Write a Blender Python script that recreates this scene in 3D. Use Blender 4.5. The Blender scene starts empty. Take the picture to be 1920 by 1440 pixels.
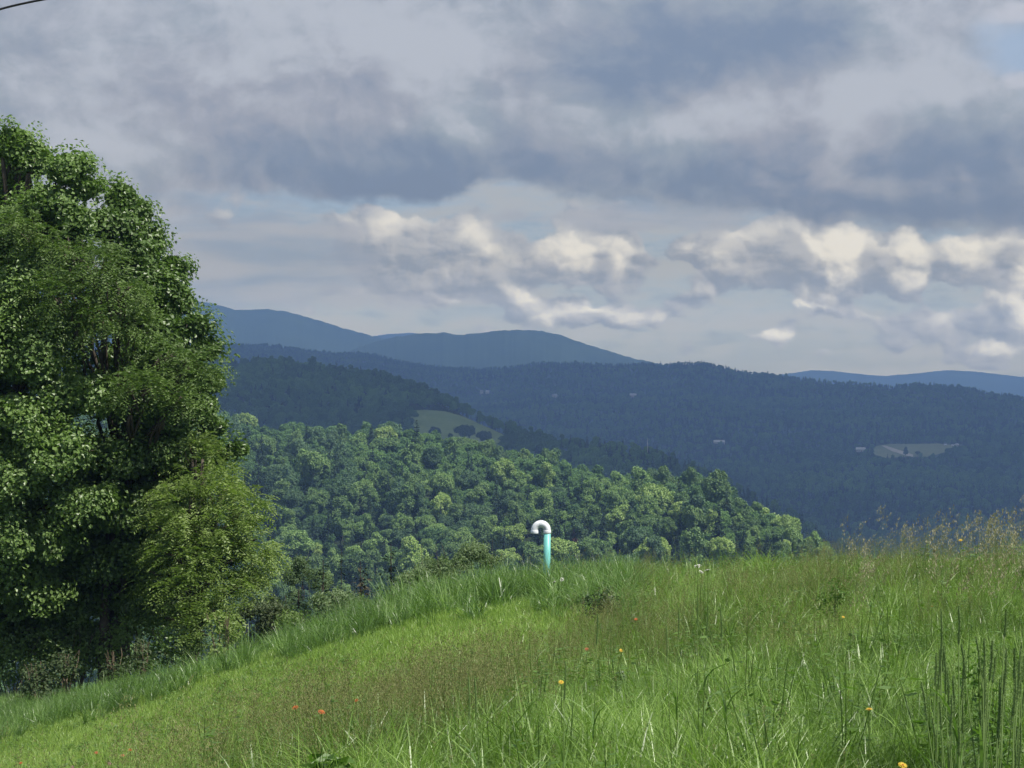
import bpy, math, random
import numpy as np

TEST = ''
sc = bpy.context.scene
COL = sc.collection

# ------------------------------------------------------------------ camera
F = 3712.0                      # focal length in photograph pixels (1920 wide)
EYE = 1.6
cam_d = bpy.data.cameras.new('camera')
cam = bpy.data.objects.new('camera', cam_d)
COL.objects.link(cam)
cam.location = (0, 0, EYE)
cam.rotation_euler = (math.radians(90), 0, 0)
cam_d.sensor_width = 36.0
cam_d.lens = F / 1920.0 * 36.0
cam_d.clip_start = 0.1
cam_d.clip_end = 90000
sc.camera = cam

sc.view_settings.view_transform = 'Standard'
sc.view_settings.look = 'None'
EXPO = 0.47
sc.view_settings.exposure = EXPO
sc.view_settings.gamma = 1.0
sc.cycles.use_denoising = True
sc.cycles.max_bounces = 6
sc.cycles.diffuse_bounces = 3
sc.cycles.glossy_bounces = 2
sc.cycles.transmission_bounces = 3
sc.cycles.volume_bounces = 1
sc.cycles.transparent_max_bounces = 8
sc.cycles.sample_clamp_indirect = 4.0

# ------------------------------------------------------------------ sun
SUN_EL = math.radians(55)
SUN_TO = np.array([0.875 * math.cos(SUN_EL), -0.484 * math.cos(SUN_EL), math.sin(SUN_EL)])
sun_d = bpy.data.lights.new('sun', 'SUN')
sun_d.energy = 5.0
sun_d.angle = math.radians(0.5)
sun_d.color = (1.0, 0.95, 0.86)
sun = bpy.data.objects.new('sun', sun_d)
COL.objects.link(sun)
from mathutils import Vector, noise as mnoise
sun.rotation_euler = Vector(-SUN_TO).to_track_quat('-Z', 'Y').to_euler()
sun.location = (60, -20, 90)

# ------------------------------------------------------------------ node helper
class S:
    """wraps a socket so that arithmetic builds Math nodes"""
    def __init__(s, nt, sock): s.nt = nt; s.k = sock
    def _m(s, op, b=None, c=None, clamp=False):
        n = s.nt.nodes.new('ShaderNodeMath'); n.operation = op; n.use_clamp = clamp
        put(s.nt, n.inputs[0], s)
        if b is not None: put(s.nt, n.inputs[1], b)
        if c is not None: put(s.nt, n.inputs[2], c)
        return S(s.nt, n.outputs[0])
    def __add__(s, o): return s._m('ADD', o)
    __radd__ = __add__
    def __mul__(s, o): return s._m('MULTIPLY', o)
    __rmul__ = __mul__
    def __sub__(s, o): return s._m('SUBTRACT', o)
    def __rsub__(s, o): return (s * -1.0) + o
    def __truediv__(s, o): return s._m('DIVIDE', o)
    def max(s, o): return s._m('MAXIMUM', o)
    def min(s, o): return s._m('MINIMUM', o)
    def clamp(s): return s._m('ADD', 0.0, clamp=True)
    def step(s, a, b):
        n = s.nt.nodes.new('ShaderNodeMapRange'); n.interpolation_type = 'SMOOTHSTEP'
        put(s.nt, n.inputs[0], s); n.inputs[1].default_value = a; n.inputs[2].default_value = b
        return S(s.nt, n.outputs[0])

def put(nt, inp, v):
    if isinstance(v, S): nt.links.new(v.k, inp)
    elif v is not None: inp.default_value = v

def comb(nt, x, y, z=0.0):
    n = nt.nodes.new('ShaderNodeCombineXYZ')
    put(nt, n.inputs[0], x); put(nt, n.inputs[1], y); put(nt, n.inputs[2], z)
    return S(nt, n.outputs[0])

def noise(nt, vec, scale, detail=4, rough=0.5, dist=0.0):
    n = nt.nodes.new('ShaderNodeTexNoise')
    put(nt, n.inputs['Vector'], vec); n.inputs['Scale'].default_value = scale
    n.inputs['Detail'].default_value = detail; n.inputs['Roughness'].default_value = rough
    n.inputs['Distortion'].default_value = dist
    return S(nt, n.outputs[0]), S(nt, n.outputs[1])

def mixc(nt, f, a, b):
    n = nt.nodes.new('ShaderNodeMix'); n.data_type = 'RGBA'
    put(nt, n.inputs[0], f)
    for s, v in ((6, a), (7, b)):
        if isinstance(v, S): nt.links.new(v.k, n.inputs[s])
        else: n.inputs[s].default_value = (*v[:3], 1)
    return S(nt, n.outputs[2])

def sep(nt, v):
    n = nt.nodes.new('ShaderNodeSeparateXYZ'); put(nt, n.inputs[0], v)
    return [S(nt, o) for o in n.outputs]

def lin(r, g, b, k=1.0):
    f = lambda c: (c / 255 / 12.92 if c / 255 <= 0.04045 else ((c / 255 + 0.055) / 1.055) ** 2.4) * k
    return (f(r), f(g), f(b))

HAZE, HAZE_R, HAZE_TOP = 0.00018, 11500.0, 420.0
HAZE_GLOW = (0.135, 0.225, 0.41)
# ------------------------------------------------------------------ world: sky with clouds
world = bpy.data.worlds.new('World')
sc.world = world
world.use_nodes = True
wt = world.node_tree
for n in list(wt.nodes): wt.nodes.remove(n)
world.cycles.sampling_method = 'MANUAL'
world.cycles.sample_map_resolution = 512

def build_sky(nt):
    tc = nt.nodes.new('ShaderNodeTexCoord')
    dx, dy, dz = sep(nt, S(nt, tc.outputs['Generated']))
    az = dx._m('ARCTAN2', dy)
    hyp = (dx * dx + dy * dy)._m('SQRT').max(0.02)
    U = az * 3.712
    V = (dz / hyp) * 3.712          # kilo-pixel units: V = tan(elevation) * 3.712
    P = comb(nt, U, V, 0.0)
    # the air behind the clouds
    sky = nt.nodes.new('ShaderNodeTexSky'); sky.sky_type = 'NISHITA'; sky.sun_disc = False
    sky.sun_elevation = SUN_EL
    sky.sun_rotation = math.atan2(SUN_TO[0], SUN_TO[1])
    sky.altitude = 400; sky.air_density = 1.0; sky.dust_density = 2.0; sky.ozone_density = 1.5
    K = 10.0 / 2 ** EXPO             # Background strength is 0.1
    nish = S(nt, sky.outputs[0])
    # domain warps
    _, wc = noise(nt, comb(nt, U * 1.0, V * 1.7, 3.0), 2.4, 5, 0.55)
    wr, wg, wb = sep(nt, wc)
    Uw = U + (wr - 0.5) * 0.26
    Vw = V + (wg - 0.5) * 0.18
    _, wc2 = noise(nt, comb(nt, U * 1.0, V * 1.25, 9.0), 11.0, 8, 0.56)
    w2r, w2g, w2b = sep(nt, wc2)
    Uc = U + (w2r - 0.5) * 0.055
    Vc = V + (w2g - 0.5) * 0.048

    def blobs(pu, pv, lst, par=True):
        """sum of elliptical bumps; lst = (px, py, sx, sy, amp) in photo pixels"""
        tot = None
        vec = comb(nt, pu, pv, 0.0)
        for (cx, cy, sx, sy, a) in lst:
            mp = nt.nodes.new('ShaderNodeMapping'); mp.vector_type = 'POINT'
            put(nt, mp.inputs[0], vec)
            mp.inputs['Scale'].default_value = (1000 / sx / 1.12, 1000 / sy / 1.12, 0)
            mp.inputs['Location'].default_value = (-(cx - 960) / sx / 1.12, -(720 - cy) / sy / 1.12, 0)
            g = nt.nodes.new('ShaderNodeTexGradient'); g.gradient_type = 'QUADRATIC_SPHERE' if not par else 'SPHERICAL'
            put(nt, g.inputs[0], S(nt, mp.outputs[0]))
            t = S(nt, g.outputs[1]) * a
            tot = t if tot is None else tot + t
        return tot

    # --- pale layers low over the horizon
    b1, _ = noise(nt, comb(nt, U * 1.1, V * 7.5, 1.0), 2.6, 6, 0.55, 0.3)
    b2, _ = noise(nt, comb(nt, U * 2.0, V * 6.0, 5.0), 6.0, 5, 0.6, 0.2)
    hz = V.step(0.52, 0.0)
    blue = mixc(nt, hz, lin(142, 166, 194, K), lin(166, 177, 190, K))
    base = mixc(nt, 0.22, blue, nish)
    bands = (b1 * 0.65 + b2 * 0.35).step(0.40, 0.60)
    base = mixc(nt, bands * 0.8, base, lin(177, 181, 187, K))
    lowgrey = (1.0 - (b1 * 0.4 + b2 * 0.6)).step(0.50, 0.66) * V.step(0.03, 0.10) * 0.55
    base = mixc(nt, lowgrey, base, lin(146, 160, 178, K))

    # --- cumulus
    bil, _ = noise(nt, comb(nt, Uc, Vc * 1.15, 2.0), 13.0, 8, 0.55)
    bil2, _ = noise(nt, comb(nt, Uc + 0.009, Vc * 1.15 + 0.013, 2.0), 13.0, 8, 0.55)
    body = [(690, 450, 130, 75, 1.2), (790, 470, 150, 95, 1.3), (900, 480, 120, 85, 1.2), (1000, 500, 110, 60, .9), (1080, 475, 120, 85, 1.5), (1165, 495, 90, 70, 1.0), (1300, 485, 120, 60, 1.1), (1400, 480, 150, 85, 1.5),
            (1500, 485, 120, 90, 1.5), (1570, 485, 110, 100, 1.7), (1660, 505, 90, 75, 1.3), (1705, 490, 60, 85, 1.4), (1800, 490, 110, 60, 1.3), (1890, 500, 90, 80, 1.4), (985, 560, 62, 42, 1.1), (1512, 575, 75, 42, 1.2),
            (1457, 632, 58, 28, 1.2), (1860, 590, 110, 55, 1.1), (1900, 610, 70, 50, 1.1), (1850, 662, 130, 45, 1.0), (1290, 558, 90, 38, .9), (1110, 592, 130, 38, .9), (1220, 600, 90, 24, .6), (430, 400, 80, 52, .7), (325, 400, 60, 45, .5),
            (1130, 400, 130, 36, .6), (580, 580, 70, 20, .6), (940, 618, 140, 26, .6), (1250, 655, 60, 40, .5), (1680, 620, 110, 26, .5), (840, 540, 120, 36, .6), (640, 520, 120, 40, .5), (1090, 590, 150, 34, .8), (1340, 622, 80, 22, .6), (1640, 595, 110, 28, .7), (1750, 610, 90, 36, .8), (1700, 645, 100, 24, .6), (860, 565, 110, 26, .6), (700, 545, 110, 24, .6), (1580, 655, 80, 20, .5)]
    puff = [(735, 410, 54, 38, .95), (650, 415, 40, 26, .7), (700, 440, 54, 33, .65), (800, 405, 45, 28, .7), (880, 430, 49, 38, 1.05), (915, 470, 45, 38, 1.0), (955, 495, 31, 28, .75), (830, 512, 36, 24, .6),
            (1060, 440, 63, 42, 1.45), (1070, 485, 45, 42, 1.2), (1125, 455, 54, 26, 1.1), (1165, 490, 27, 47, 1.35), (1195, 463, 30, 20, .75), (1020, 470, 40, 28, .8), (1090, 500, 32, 24, .8),
            (1290, 462, 45, 24, .75), (1350, 490, 45, 34, 1.05), (1395, 445, 54, 30, .9), (1455, 428, 54, 20, .65), (1550, 430, 67, 38, 1.5), (1565, 480, 50, 52, 1.6), (1600, 450, 45, 34, 1.25), (1575, 520, 36, 34, 1.3), (1530, 455, 32, 38, 1.1),
            (1690, 455, 32, 38, 1.5), (1708, 490, 30, 47, 1.6), (1695, 525, 45, 32, 1.45), (1655, 465, 36, 23, .8), (1775, 470, 49, 34, 1.3), (1815, 490, 49, 28, 1.15), (1850, 465, 54, 22, 1.0), (1905, 520, 32, 43, 1.4), (1912, 465, 27, 22, 1.0),
            (960, 540, 34, 28, 1.05), (992, 560, 32, 28, 1.25), (1512, 560, 59, 28, 1.4), (1545, 574, 32, 20, 1.0), (1490, 572, 36, 19, .8), (1458, 625, 52, 24, 1.45), (1845, 565, 54, 28, 1.05), (1895, 595, 45, 41, 1.3), (1825, 650, 45, 20, .8), (1880, 650, 54, 26, 1.1), (1912, 680, 27, 24, 1.15),
            (1300, 548, 41, 19, .85), (1085, 572, 63, 17, .75), (1200, 585, 72, 13, .55), (430, 390, 54, 32, .8), (325, 395, 36, 28, .55), (590, 572, 32, 13, .65), (990, 613, 81, 15, .7), (1240, 650, 36, 34, .4), (1010, 600, 54, 13, .5), (1400, 590, 54, 11, .5), (1040, 590, 60, 20, .9), (1130, 575, 50, 18, .8), (1170, 600, 60, 18, .7), (1340, 620, 50, 16, .6), (1620, 590, 60, 18, .7), (1760, 600, 50, 22, .8), (1720, 640, 60, 18, .6), (1600, 650, 50, 14, .5), (860, 560, 60, 18, .6), (700, 540, 70, 16, .5), (1400, 520, 46, 26, .7), (1240, 590, 40, 14, .6), (1560, 650, 40, 14, .5), (780, 590, 60, 12, .45)]
    # cauliflower billows: rounded cells, each lit from the upper right
    _, fc3 = noise(nt, comb(nt, U, V, 31.0), 30.0, 4, 0.6)
    f3r, f3g, f3b = sep(nt, fc3)
    Ub = Uc * 0.85 + (f3r - 0.5) * 0.022; Vb = Vc * 1.1 + (f3g - 0.5) * 0.022
    def billow(scale, smooth):
        vo = nt.nodes.new('ShaderNodeTexVoronoi'); vo.voronoi_dimensions = '2D'; vo.feature = 'SMOOTH_F1'
        put(nt, vo.inputs['Vector'], comb(nt, Ub, Vb, 0.0)); vo.inputs['Scale'].default_value = scale
        vo.inputs['Smoothness'].default_value = smooth
        px_, py_, _ = sep(nt, S(nt, vo.outputs['Position']))
        sh = ((Ub - px_) * 0.55 + (Vb - py_) * 0.85) * scale
        return S(nt, vo.outputs['Distance']), sh
    d1, s1 = billow(17.0, 0.55)
    d2, s2 = billow(38.0, 0.6)
    gaps = blobs(Uc, Vc, [(1240, 470, 55, 90, .7), (1000, 420, 60, 50, .6), (1735, 480, 26, 90, .7), (1460, 560, 90, 40, .5), (600, 480, 60, 60, .4), (1260, 530, 60, 40, .5), (1040, 545, 60, 25, .5)])
    bf = blobs(Uc, Vc, body) - gaps
    bf2 = blobs(Uc + 0.018, Vc + 0.026, body)
    dens = bf + (0.40 - d1) * 0.9 + (0.40 - d2) * 0.4 + (bil - 0.5) * 0.9 - 0.20
    shade = s1 * 0.55 + s2 * 0.22 + (bf - bf2) * 0.40 + (bil - bil2) * 1.6
    pf = blobs(Uc, Vc, puff)
    pw = pf.step(0.08, 1.15)
    sh01 = shade.step(-0.70, 0.62)
    gcol = mixc(nt, (sh01 * 0.42 + b2 * 0.58).step(0.28, 0.78), lin(146, 158, 176, K), lin(180, 184, 192, K))
    litf = ((sh01 * 0.85 + 0.15) * pw * 1.0 + (sh01 - 0.6).max(0.0) * 0.25 - 0.03).clamp()
    ccol = mixc(nt, litf, gcol, lin(231, 227, 219, K))
    base = mixc(nt, dens.step(0.14, 0.50) * 0.92, base, ccol)

    # --- the grey deck overhead
    fc = nt.nodes.new('ShaderNodeFloatCurve')
    ed = [(-960, 420), (-660, 372), (-560, 362), (-300, 382), (-150, 390), (-100, 386), (-58, 350), (0, 342), (80, 372), (160, 378), (300, 400),
          (420, 408), (560, 430), (700, 442), (960, 452)]
    cv = fc.mapping.curves[0]
    while len(cv.points) > 2: cv.points.remove(cv.points[1])
    pts = [(0.5 + e[0] / 4000, (720 - e[1]) / 1000) for e in ed]
    cv.points[0].location = (0.0, pts[0][1]); cv.points[1].location = (1.0, pts[-1][1])
    for p in pts: cv.points.new(*p)
    for p in cv.points: p.handle_type = 'VECTOR'
    fc.mapping.update()
    put(nt, fc.inputs['Value'], (U + (w2b - 0.5) * 0.05) * 0.25 + 0.5)
    edge = S(nt, fc.outputs[0])
    leftsoft = U.step(-0.50, -0.66)
    d = V + (w2g - 0.5) * 0.075 + (w2r - 0.5) * 0.04 + (wb - 0.5) * 0.03 - edge
    dm_sharp = d.step(-0.012, 0.020)
    dm_soft = d.step(-0.26, 0.10)
    dmask = dm_sharp.max(dm_soft * leftsoft) 
    # lower scud under the deck
    scud = blobs(Uw, Vw, [(1200, 405, 190, 45, 1.3), (975, 398, 60, 20, .6), (1330, 430, 150, 40, .9), (380, 470, 260, 160, .7), (560, 470, 200, 110, .7), (800, 560, 300, 70, .4)])
    scm = (scud + (b2 - 0.5) * 0.9).step(0.12, 0.6)
    base = mixc(nt, scm * 0.75, base, mixc(nt, b1.step(0.35, 0.65), lin(148, 162, 182, K), lin(170, 176, 188, K)))
    dark = [(640, 340, 380, 85, 1.35), (780, 365, 200, 45, .8), (480, 265, 260, 110, .5), (1080, 300, 300, 110, .5), (1260, 110, 280, 120, 1.0), (1160, 170, 120, 70, .5),
            (1460, 60, 300, 100, .9), (1130, 40, 160, 100, .4), (1560, 330, 420, 95, .9), (1740, 415, 460, 60, 1.4), (1790, 285, 190, 80, .8), (1260, 350, 200, 60, .4),
            (300, 120, 120, 100, .3), (80, 100, 130, 80, .25), (900, 330, 200, 60, .6), (1900, 340, 150, 80, .4)]
    light = [(560, 90, 330, 120, .65), (780, 60, 170, 120, .4), (1720, 160, 220, 140, .8), (1650, 20, 200, 80, .4), (1370, 200, 220, 70, .6), (100, 260, 250, 200, .4),
             (880, 190, 150, 90, .35), (350, 470, 200, 140, .4), (1560, 255, 160, 50, .35), (1120, 220, 150, 60, .3)]
    fb, _ = noise(nt, comb(nt, Uw, Vw * 1.15, 12.0), 3.6, 6, 0.56, 0.15)
    fb2, _ = noise(nt, comb(nt, Uc, Vc * 1.1, 22.0), 8.0, 5, 0.55, 0.1)
    fbo, _ = noise(nt, comb(nt, Uw + 0.022, Vw * 1.15 + 0.034, 12.0), 3.6, 6, 0.56, 0.15)
    fbo2, _ = noise(nt, comb(nt, Uc + 0.012, Vc * 1.1 + 0.018, 22.0), 8.0, 5, 0.55, 0.1)
    relief = (fb - fbo) * -4.2 + (fb2 - fbo2) * -2.0
    Dv = relief + blobs(Uw, Vw, dark) * 0.95 - blobs(Uw, Vw, light) * 0.8 + (fb - 0.5) * 1.9 + (fb2 - 0.5) * 0.9
    a1 = Dv.step(-0.55, 0.35); a2 = Dv.step(0.05, 1.25)
    tint = wb.step(0.35, 0.65)
    midc = mixc(nt, tint, lin(152, 164, 178, K), lin(159, 165, 179, K))
    dcol = mixc(nt, a1, lin(180, 186, 197, K), midc)
    dcol = mixc(nt, a2, dcol, lin(127, 143, 167, K))
    base = mixc(nt, dmask, base, dcol)
    # gaps of blue at the upper right
    gap = blobs(Uw, Vw, [(1900, 100, 130, 75, 1.4), (1905, 150, 90, 50, .8), (1890, 215, 60, 30, .5)]) + (fb2 - 0.5) * 0.9
    base = mixc(nt, gap.step(0.15, 1.1) * 0.8, base, lin(158, 179, 205, K))
    wisp = blobs(Uw, Vw, [(1905, 40, 90, 30, 1.2), (1900, 185, 90, 35, 1.1), (1860, 130, 30, 40, .5)]) + (fb2 - 0.5) * 0.8
    base = mixc(nt, wisp.step(0.3, 0.8) * 0.6, base, lin(196, 198, 208, K))
    # the sky stands beyond the haze: it is as bright there as it must be to show through it
    T = ((V / 3.712).max(0.001)._m('POWER', -1.0) * (HAZE * (HAZE_TOP - EYE))).min(HAZE * HAZE_R) * -1.0
    T = T._m('EXPONENT')
    cr, cg, cb = sep(nt, base)
    ch = [((c - (1.0 - T) * (g * K)) / T).max(0.1) for c, g in zip((cr, cg, cb), HAZE_GLOW)]
    base = comb(nt, *ch)
    bg = nt.nodes.new('ShaderNodeBackground'); bg.inputs[1].default_value = 0.1
    nt.links.new(base.k, bg.inputs[0])
    out = nt.nodes.new('ShaderNodeOutputWorld')
    nt.links.new(bg.outputs[0], out.inputs[0])
build_sky(wt)

# ------------------------------------------------------------------ materials
def mat_new(name):
    m = bpy.data.materials.new(name); m.use_nodes = True
    nt = m.node_tree
    for n in list(nt.nodes): nt.nodes.remove(n)
    return m, nt

def finish(nt, sh):
    o = nt.nodes.new('ShaderNodeOutputMaterial'); nt.links.new(sh, o.inputs[0])

def principled(nt, col, rough=0.6, spec=0.3):
    p = nt.nodes.new('ShaderNodeBsdfPrincipled')
    put(nt, p.inputs['Base Color'], col if isinstance(col, S) else (*col[:3], 1))
    put(nt, p.inputs['Roughness'], rough)
    p.inputs['Specular IOR Level'].default_value = spec
    return p

def geo_pos(nt):
    g = nt.nodes.new('ShaderNodeNewGeometry'); return S(nt, g.outputs['Position'])

def obj_rand(nt):
    g = nt.nodes.new('ShaderNodeObjectInfo'); return S(nt, g.outputs['Random']), S(nt, g.outputs['Color'])

def leafy(name, cols, trans=0.3, rough=0.5, spec=0.35, pscale=0.6, use_objcol=False, tboost=1.5, island=0.35, nz_amp=0.9):
    """foliage: colour ramp over a per-plant random number, leaf-to-leaf variation, some light through the blade"""
    m, nt = mat_new(name)
    r, oc = obj_rand(nt)
    gi = nt.nodes.new('ShaderNodeNewGeometry')
    isl = S(nt, gi.outputs['Random Per Island'])
    nz, _ = noise(nt, geo_pos(nt), pscale, 2)
    rp = nt.nodes.new('ShaderNodeValToRGB')
    f = r * 0.45 + isl * island + (nz - 0.5) * nz_amp + (0.275 - island * 0.5 + 0.175 * 0.0)
    put(nt, rp.inputs[0], f.clamp())
    els = rp.color_ramp.elements
    while len(els) < len(cols): els.new(0.5)
    for i, c in enumerate(cols):
        els[i].position = i / (len(cols) - 1); els[i].color = (*c, 1)
    col = S(nt, rp.outputs[0])
    if use_objcol:
        n = nt.nodes.new('ShaderNodeMix'); n.data_type = 'RGBA'; n.blend_type = 'MULTIPLY'
        n.inputs[0].default_value = 1.0
        nt.links.new(col.k, n.inputs[6]); nt.links.new(oc.k, n.inputs[7]); col = S(nt, n.outputs[2])
    p = principled(nt, col, rough, spec)
    if trans <= 0: finish(nt, p.outputs[0]); return m
    t = nt.nodes.new('ShaderNodeBsdfTranslucent')
    sc_ = nt.nodes.new('ShaderNodeMix'); sc_.data_type = 'RGBA'; sc_.blend_type = 'MULTIPLY'; sc_.inputs[0].default_value = 1.0
    nt.links.new(col.k, sc_.inputs[6]); sc_.inputs[7].default_value = (1.05 * tboost, 1.25 * tboost, 0.55 * tboost, 1)
    nt.links.new(sc_.outputs[2], t.inputs[0])
    mx = nt.nodes.new('ShaderNodeMixShader'); mx.inputs[0].default_value = trans
    nt.links.new(p.outputs[0], mx.inputs[1]); nt.links.new(t.outputs[0], mx.inputs[2])
    finish(nt, mx.outputs[0])
    return m

def plain(name, c, rough=0.6, spec=0.3, var=0.15, scale=8.0):
    m, nt = mat_new(name)
    nz, _ = noise(nt, geo_pos(nt), scale, 4)
    c2 = tuple(x * (1 - var * 2) for x in c)
    p = principled(nt, mixc(nt, nz.step(0.3, 0.7), c2, c), rough, spec)
    finish(nt, p.outputs[0]); return m

M = {}
M['soil'] = plain('soil_material', (0.045, 0.05, 0.02), 0.95, 0.1, 0.3, 3.0)
M['bark'] = plain('bark_material', (0.12, 0.10, 0.08), 0.9, 0.1, 0.25, 6.0)
M['darkwood'] = plain('conifer_bark_material', (0.07, 0.055, 0.045), 0.9, 0.1, 0.25, 6.0)
M['maple'] = leafy('maple_leaf_material', [(0.072, 0.125, 0.034), (0.124, 0.200, 0.052), (0.180, 0.270, 0.078)], 0.28, 0.42, 0.5, 0.5)
M['feather'] = leafy('feathery_leaf_material', [(0.105, 0.160, 0.040), (0.175, 0.245, 0.065), (0.270, 0.345, 0.105)], 0.28, 0.5, 0.35, 0.5)
M['feather2'] = leafy('green_feathery_leaf_material', [(0.062, 0.110, 0.030), (0.100, 0.160, 0.042), (0.150, 0.220, 0.060)], 0.24, 0.5, 0.35, 0.5)
M['shrub'] = leafy('shrub_leaf_material', [(0.035, 0.060, 0.022), (0.060, 0.09, 0.035), (0.10, 0.125, 0.06)], 0.25, 0.6, 0.3, 1.0)
M['willow'] = leafy('willow_leaf_material', [(0.085, 0.135, 0.06), (0.13, 0.19, 0.085), (0.18, 0.235, 0.12)], 0.25, 0.6, 0.3, 1.0)
M['deadtwig'] = leafy('dry_twig_material', [(0.10, 0.075, 0.05), (0.17, 0.13, 0.09), (0.26, 0.21, 0.15)], 0.0, 0.8, 0.2, 2.0)
M['wood_tree'] = leafy('woodland_leaf_material', [(0.75, 0.8, 0.75), (1.0, 1.0, 1.0), (1.3, 1.2, 1.15)], 0.22, 0.55, 0.3, 0.02, use_objcol=True, tboost=1.1)
M['spruce'] = leafy('spruce_needle_material', [(0.014, 0.032, 0.018), (0.024, 0.050, 0.026), (0.038, 0.070, 0.034)], 0.05, 0.7, 0.2, 0.3)
WCOL = [(0.05, 0.10, 0.04), (0.085, 0.16, 0.055), (0.12, 0.215, 0.07), (0.17, 0.285, 0.085)]
M['wood_far'] = leafy('far_woodland_leaf_material', WCOL, 0.2, 0.6, 0.25, 0.006, tboost=1.1, nz_amp=2.2)

def ground_mat(name, cols, scale, rough=0.95):
    m, nt = mat_new(name)
    n1, _ = noise(nt, geo_pos(nt), scale, 6, 0.6)
    n2, _ = noise(nt, geo_pos(nt), scale * 14, 4, 0.6)
    f = n1 * 0.6 + n2 * 0.4
    rp = nt.nodes.new('ShaderNodeValToRGB'); put(nt, rp.inputs[0], f.step(0.3, 0.7))
    els = rp.color_ramp.elements
    while len(els) < len(cols): els.new(0.5)
    for i, c in enumerate(cols):
        els[i].position = i / (len(cols) - 1); els[i].color = (*c, 1)
    p = principled(nt, S(nt, rp.outputs[0]), rough, 0.1)
    finish(nt, p.outputs[0]); return m
M['ground'] = ground_mat('ground_material', [(0.018, 0.024, 0.009), (0.028, 0.040, 0.012), (0.045, 0.056, 0.018)], 0.35)
M['woodfloor'] = ground_mat('wooded_hill_material', [(0.010, 0.016, 0.008), (0.018, 0.028, 0.012), (0.03, 0.045, 0.018)], 0.004)
M['mount'] = ground_mat('mountain_material', [(0.020, 0.036, 0.018), (0.034, 0.055, 0.024), (0.05, 0.075, 0.032)], 0.0012)
M['pasture'] = ground_mat('pasture_material', [(0.10, 0.15, 0.05), (0.14, 0.19, 0.065), (0.17, 0.215, 0.08)], 0.02)
M['hayfield'] = ground_mat('hayfield_material', [(0.13, 0.165, 0.075), (0.18, 0.205, 0.10), (0.23, 0.24, 0.13)], 0.008)
M['gravel'] = ground_mat('road_material', [(0.40, 0.37, 0.32), (0.5, 0.46, 0.4)], 0.05)

# ------------------------------------------------------------------ tags and mesh helpers
def tag(o, label=None, cat=None, group=None, kind=None):
    if label: o['label'] = label
    if cat: o['category'] = cat
    if group: o['group'] = group
    if kind: o['kind'] = kind
    return o

def mesh_np(name, V, faces, mats, midx=None, smooth=False):
    """V (n,3); faces: list of int arrays (m,k) with any k"""
    me = bpy.data.meshes.new(name)
    V = np.asarray(V, np.float32)
    me.vertices.add(len(V)); me.vertices.foreach_set('co', V.ravel())
    loops = np.concatenate([f.ravel() for f in faces]).astype(np.int32)
    sizes = np.concatenate([np.full(len(f), f.shape[1], np.int32) for f in faces])
    starts = np.concatenate([[0], np.cumsum(sizes)[:-1]]).astype(np.int32)
    me.loops.add(len(loops)); me.loops.foreach_set('vertex_index', loops)
    me.polygons.add(len(sizes)); me.polygons.foreach_set('loop_start', starts)
    for m in mats: me.materials.append(m)
    if midx is not None:
        me.polygons.foreach_set('material_index', np.concatenate([np.full(len(f), i, np.int32) for f, i in zip(faces, midx)]))
    me.polygons.foreach_set('use_smooth', np.full(len(sizes), smooth))
    me.update(calc_edges=True)
    return me

def link(name, me, parent=None, loc=None):
    o = bpy.data.objects.new(name, me); COL.objects.link(o)
    if parent: o.parent = parent
    if loc is not None: o.location = loc
    return o

def empty(name, loc):
    o = bpy.data.objects.new(name, None); COL.objects.link(o); o.location = loc
    o.empty_display_size = 0.1
    return o

def grid_faces(nr, nc, keep=None):
    i, j = np.meshgrid(np.arange(nr - 1), np.arange(nc - 1), indexing='ij')
    a = (i * nc + j).ravel()
    f = np.stack([a, a + 1, a + nc + 1, a + nc], 1)
    if keep is not None: f = f[keep.ravel()]
    return f

class Bag:
    """collects geometry, one material index per piece"""
    def __init__(s): s.V = []; s.F = []; s.I = []; s.n = 0
    def add(s, V, faces, mi=0):
        s.V.append(np.asarray(V, float))
        for f in faces: s.F.append(np.asarray(f) + s.n); s.I.append(mi)
        s.n += len(V)
    def tube(s, pts, rads, k=8, mi=0, cap=True):
        pts = np.asarray(pts, float); n = len(pts); rads = np.broadcast_to(rads, (n,))
        T = np.gradient(pts, axis=0); T /= np.linalg.norm(T, axis=1, keepdims=True) + 1e-9
        up = np.array([0.13, 0.97, 0.21]) if abs(T[0, 1]) < 0.8 else np.array([1.0, 0, 0.1])
        A = np.cross(T, up); A /= np.linalg.norm(A, axis=1, keepdims=True); B = np.cross(T, A)
        a = np.linspace(0, 2 * np.pi, k, endpoint=False)
        V = pts[:, None] + rads[:, None, None] * (np.cos(a)[None, :, None] * A[:, None] + np.sin(a)[None, :, None] * B[:, None])
        V = V.reshape(-1, 3)
        i, j = np.meshgrid(np.arange(n - 1), np.arange(k), indexing='ij')
        f = np.stack([i * k + j, i * k + (j + 1) % k, (i + 1) * k + (j + 1) % k, (i + 1) * k + j], -1).reshape(-1, 4)
        fs = [f]
        if cap: fs += [np.arange(k)[None, ::-1], (np.arange(k) + (n - 1) * k)[None]]
        s.add(V, fs, mi)
    def box(s, c, h, rz=0, mi=0):
        g = np.array([[x, y, z] for x in (-1, 1) for y in (-1, 1) for z in (-1, 1)], float) * np.array(h)
        R = np.array([[math.cos(rz), -math.sin(rz), 0], [math.sin(rz), math.cos(rz), 0], [0, 0, 1]])
        s.add(g @ R.T + np.array(c), [np.array([[0, 1, 3, 2], [4, 6, 7, 5], [0, 4, 5, 1], [2, 3, 7, 6], [0, 2, 6, 4], [1, 5, 7, 3]])], mi)
    def mesh(s, name, mats, smooth=False):
        return mesh_np(name, np.concatenate(s.V), s.F, mats, s.I, smooth)

def px2u(px): return (px - 960) / F
def px2v(py): return (720 - py) / F

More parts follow.
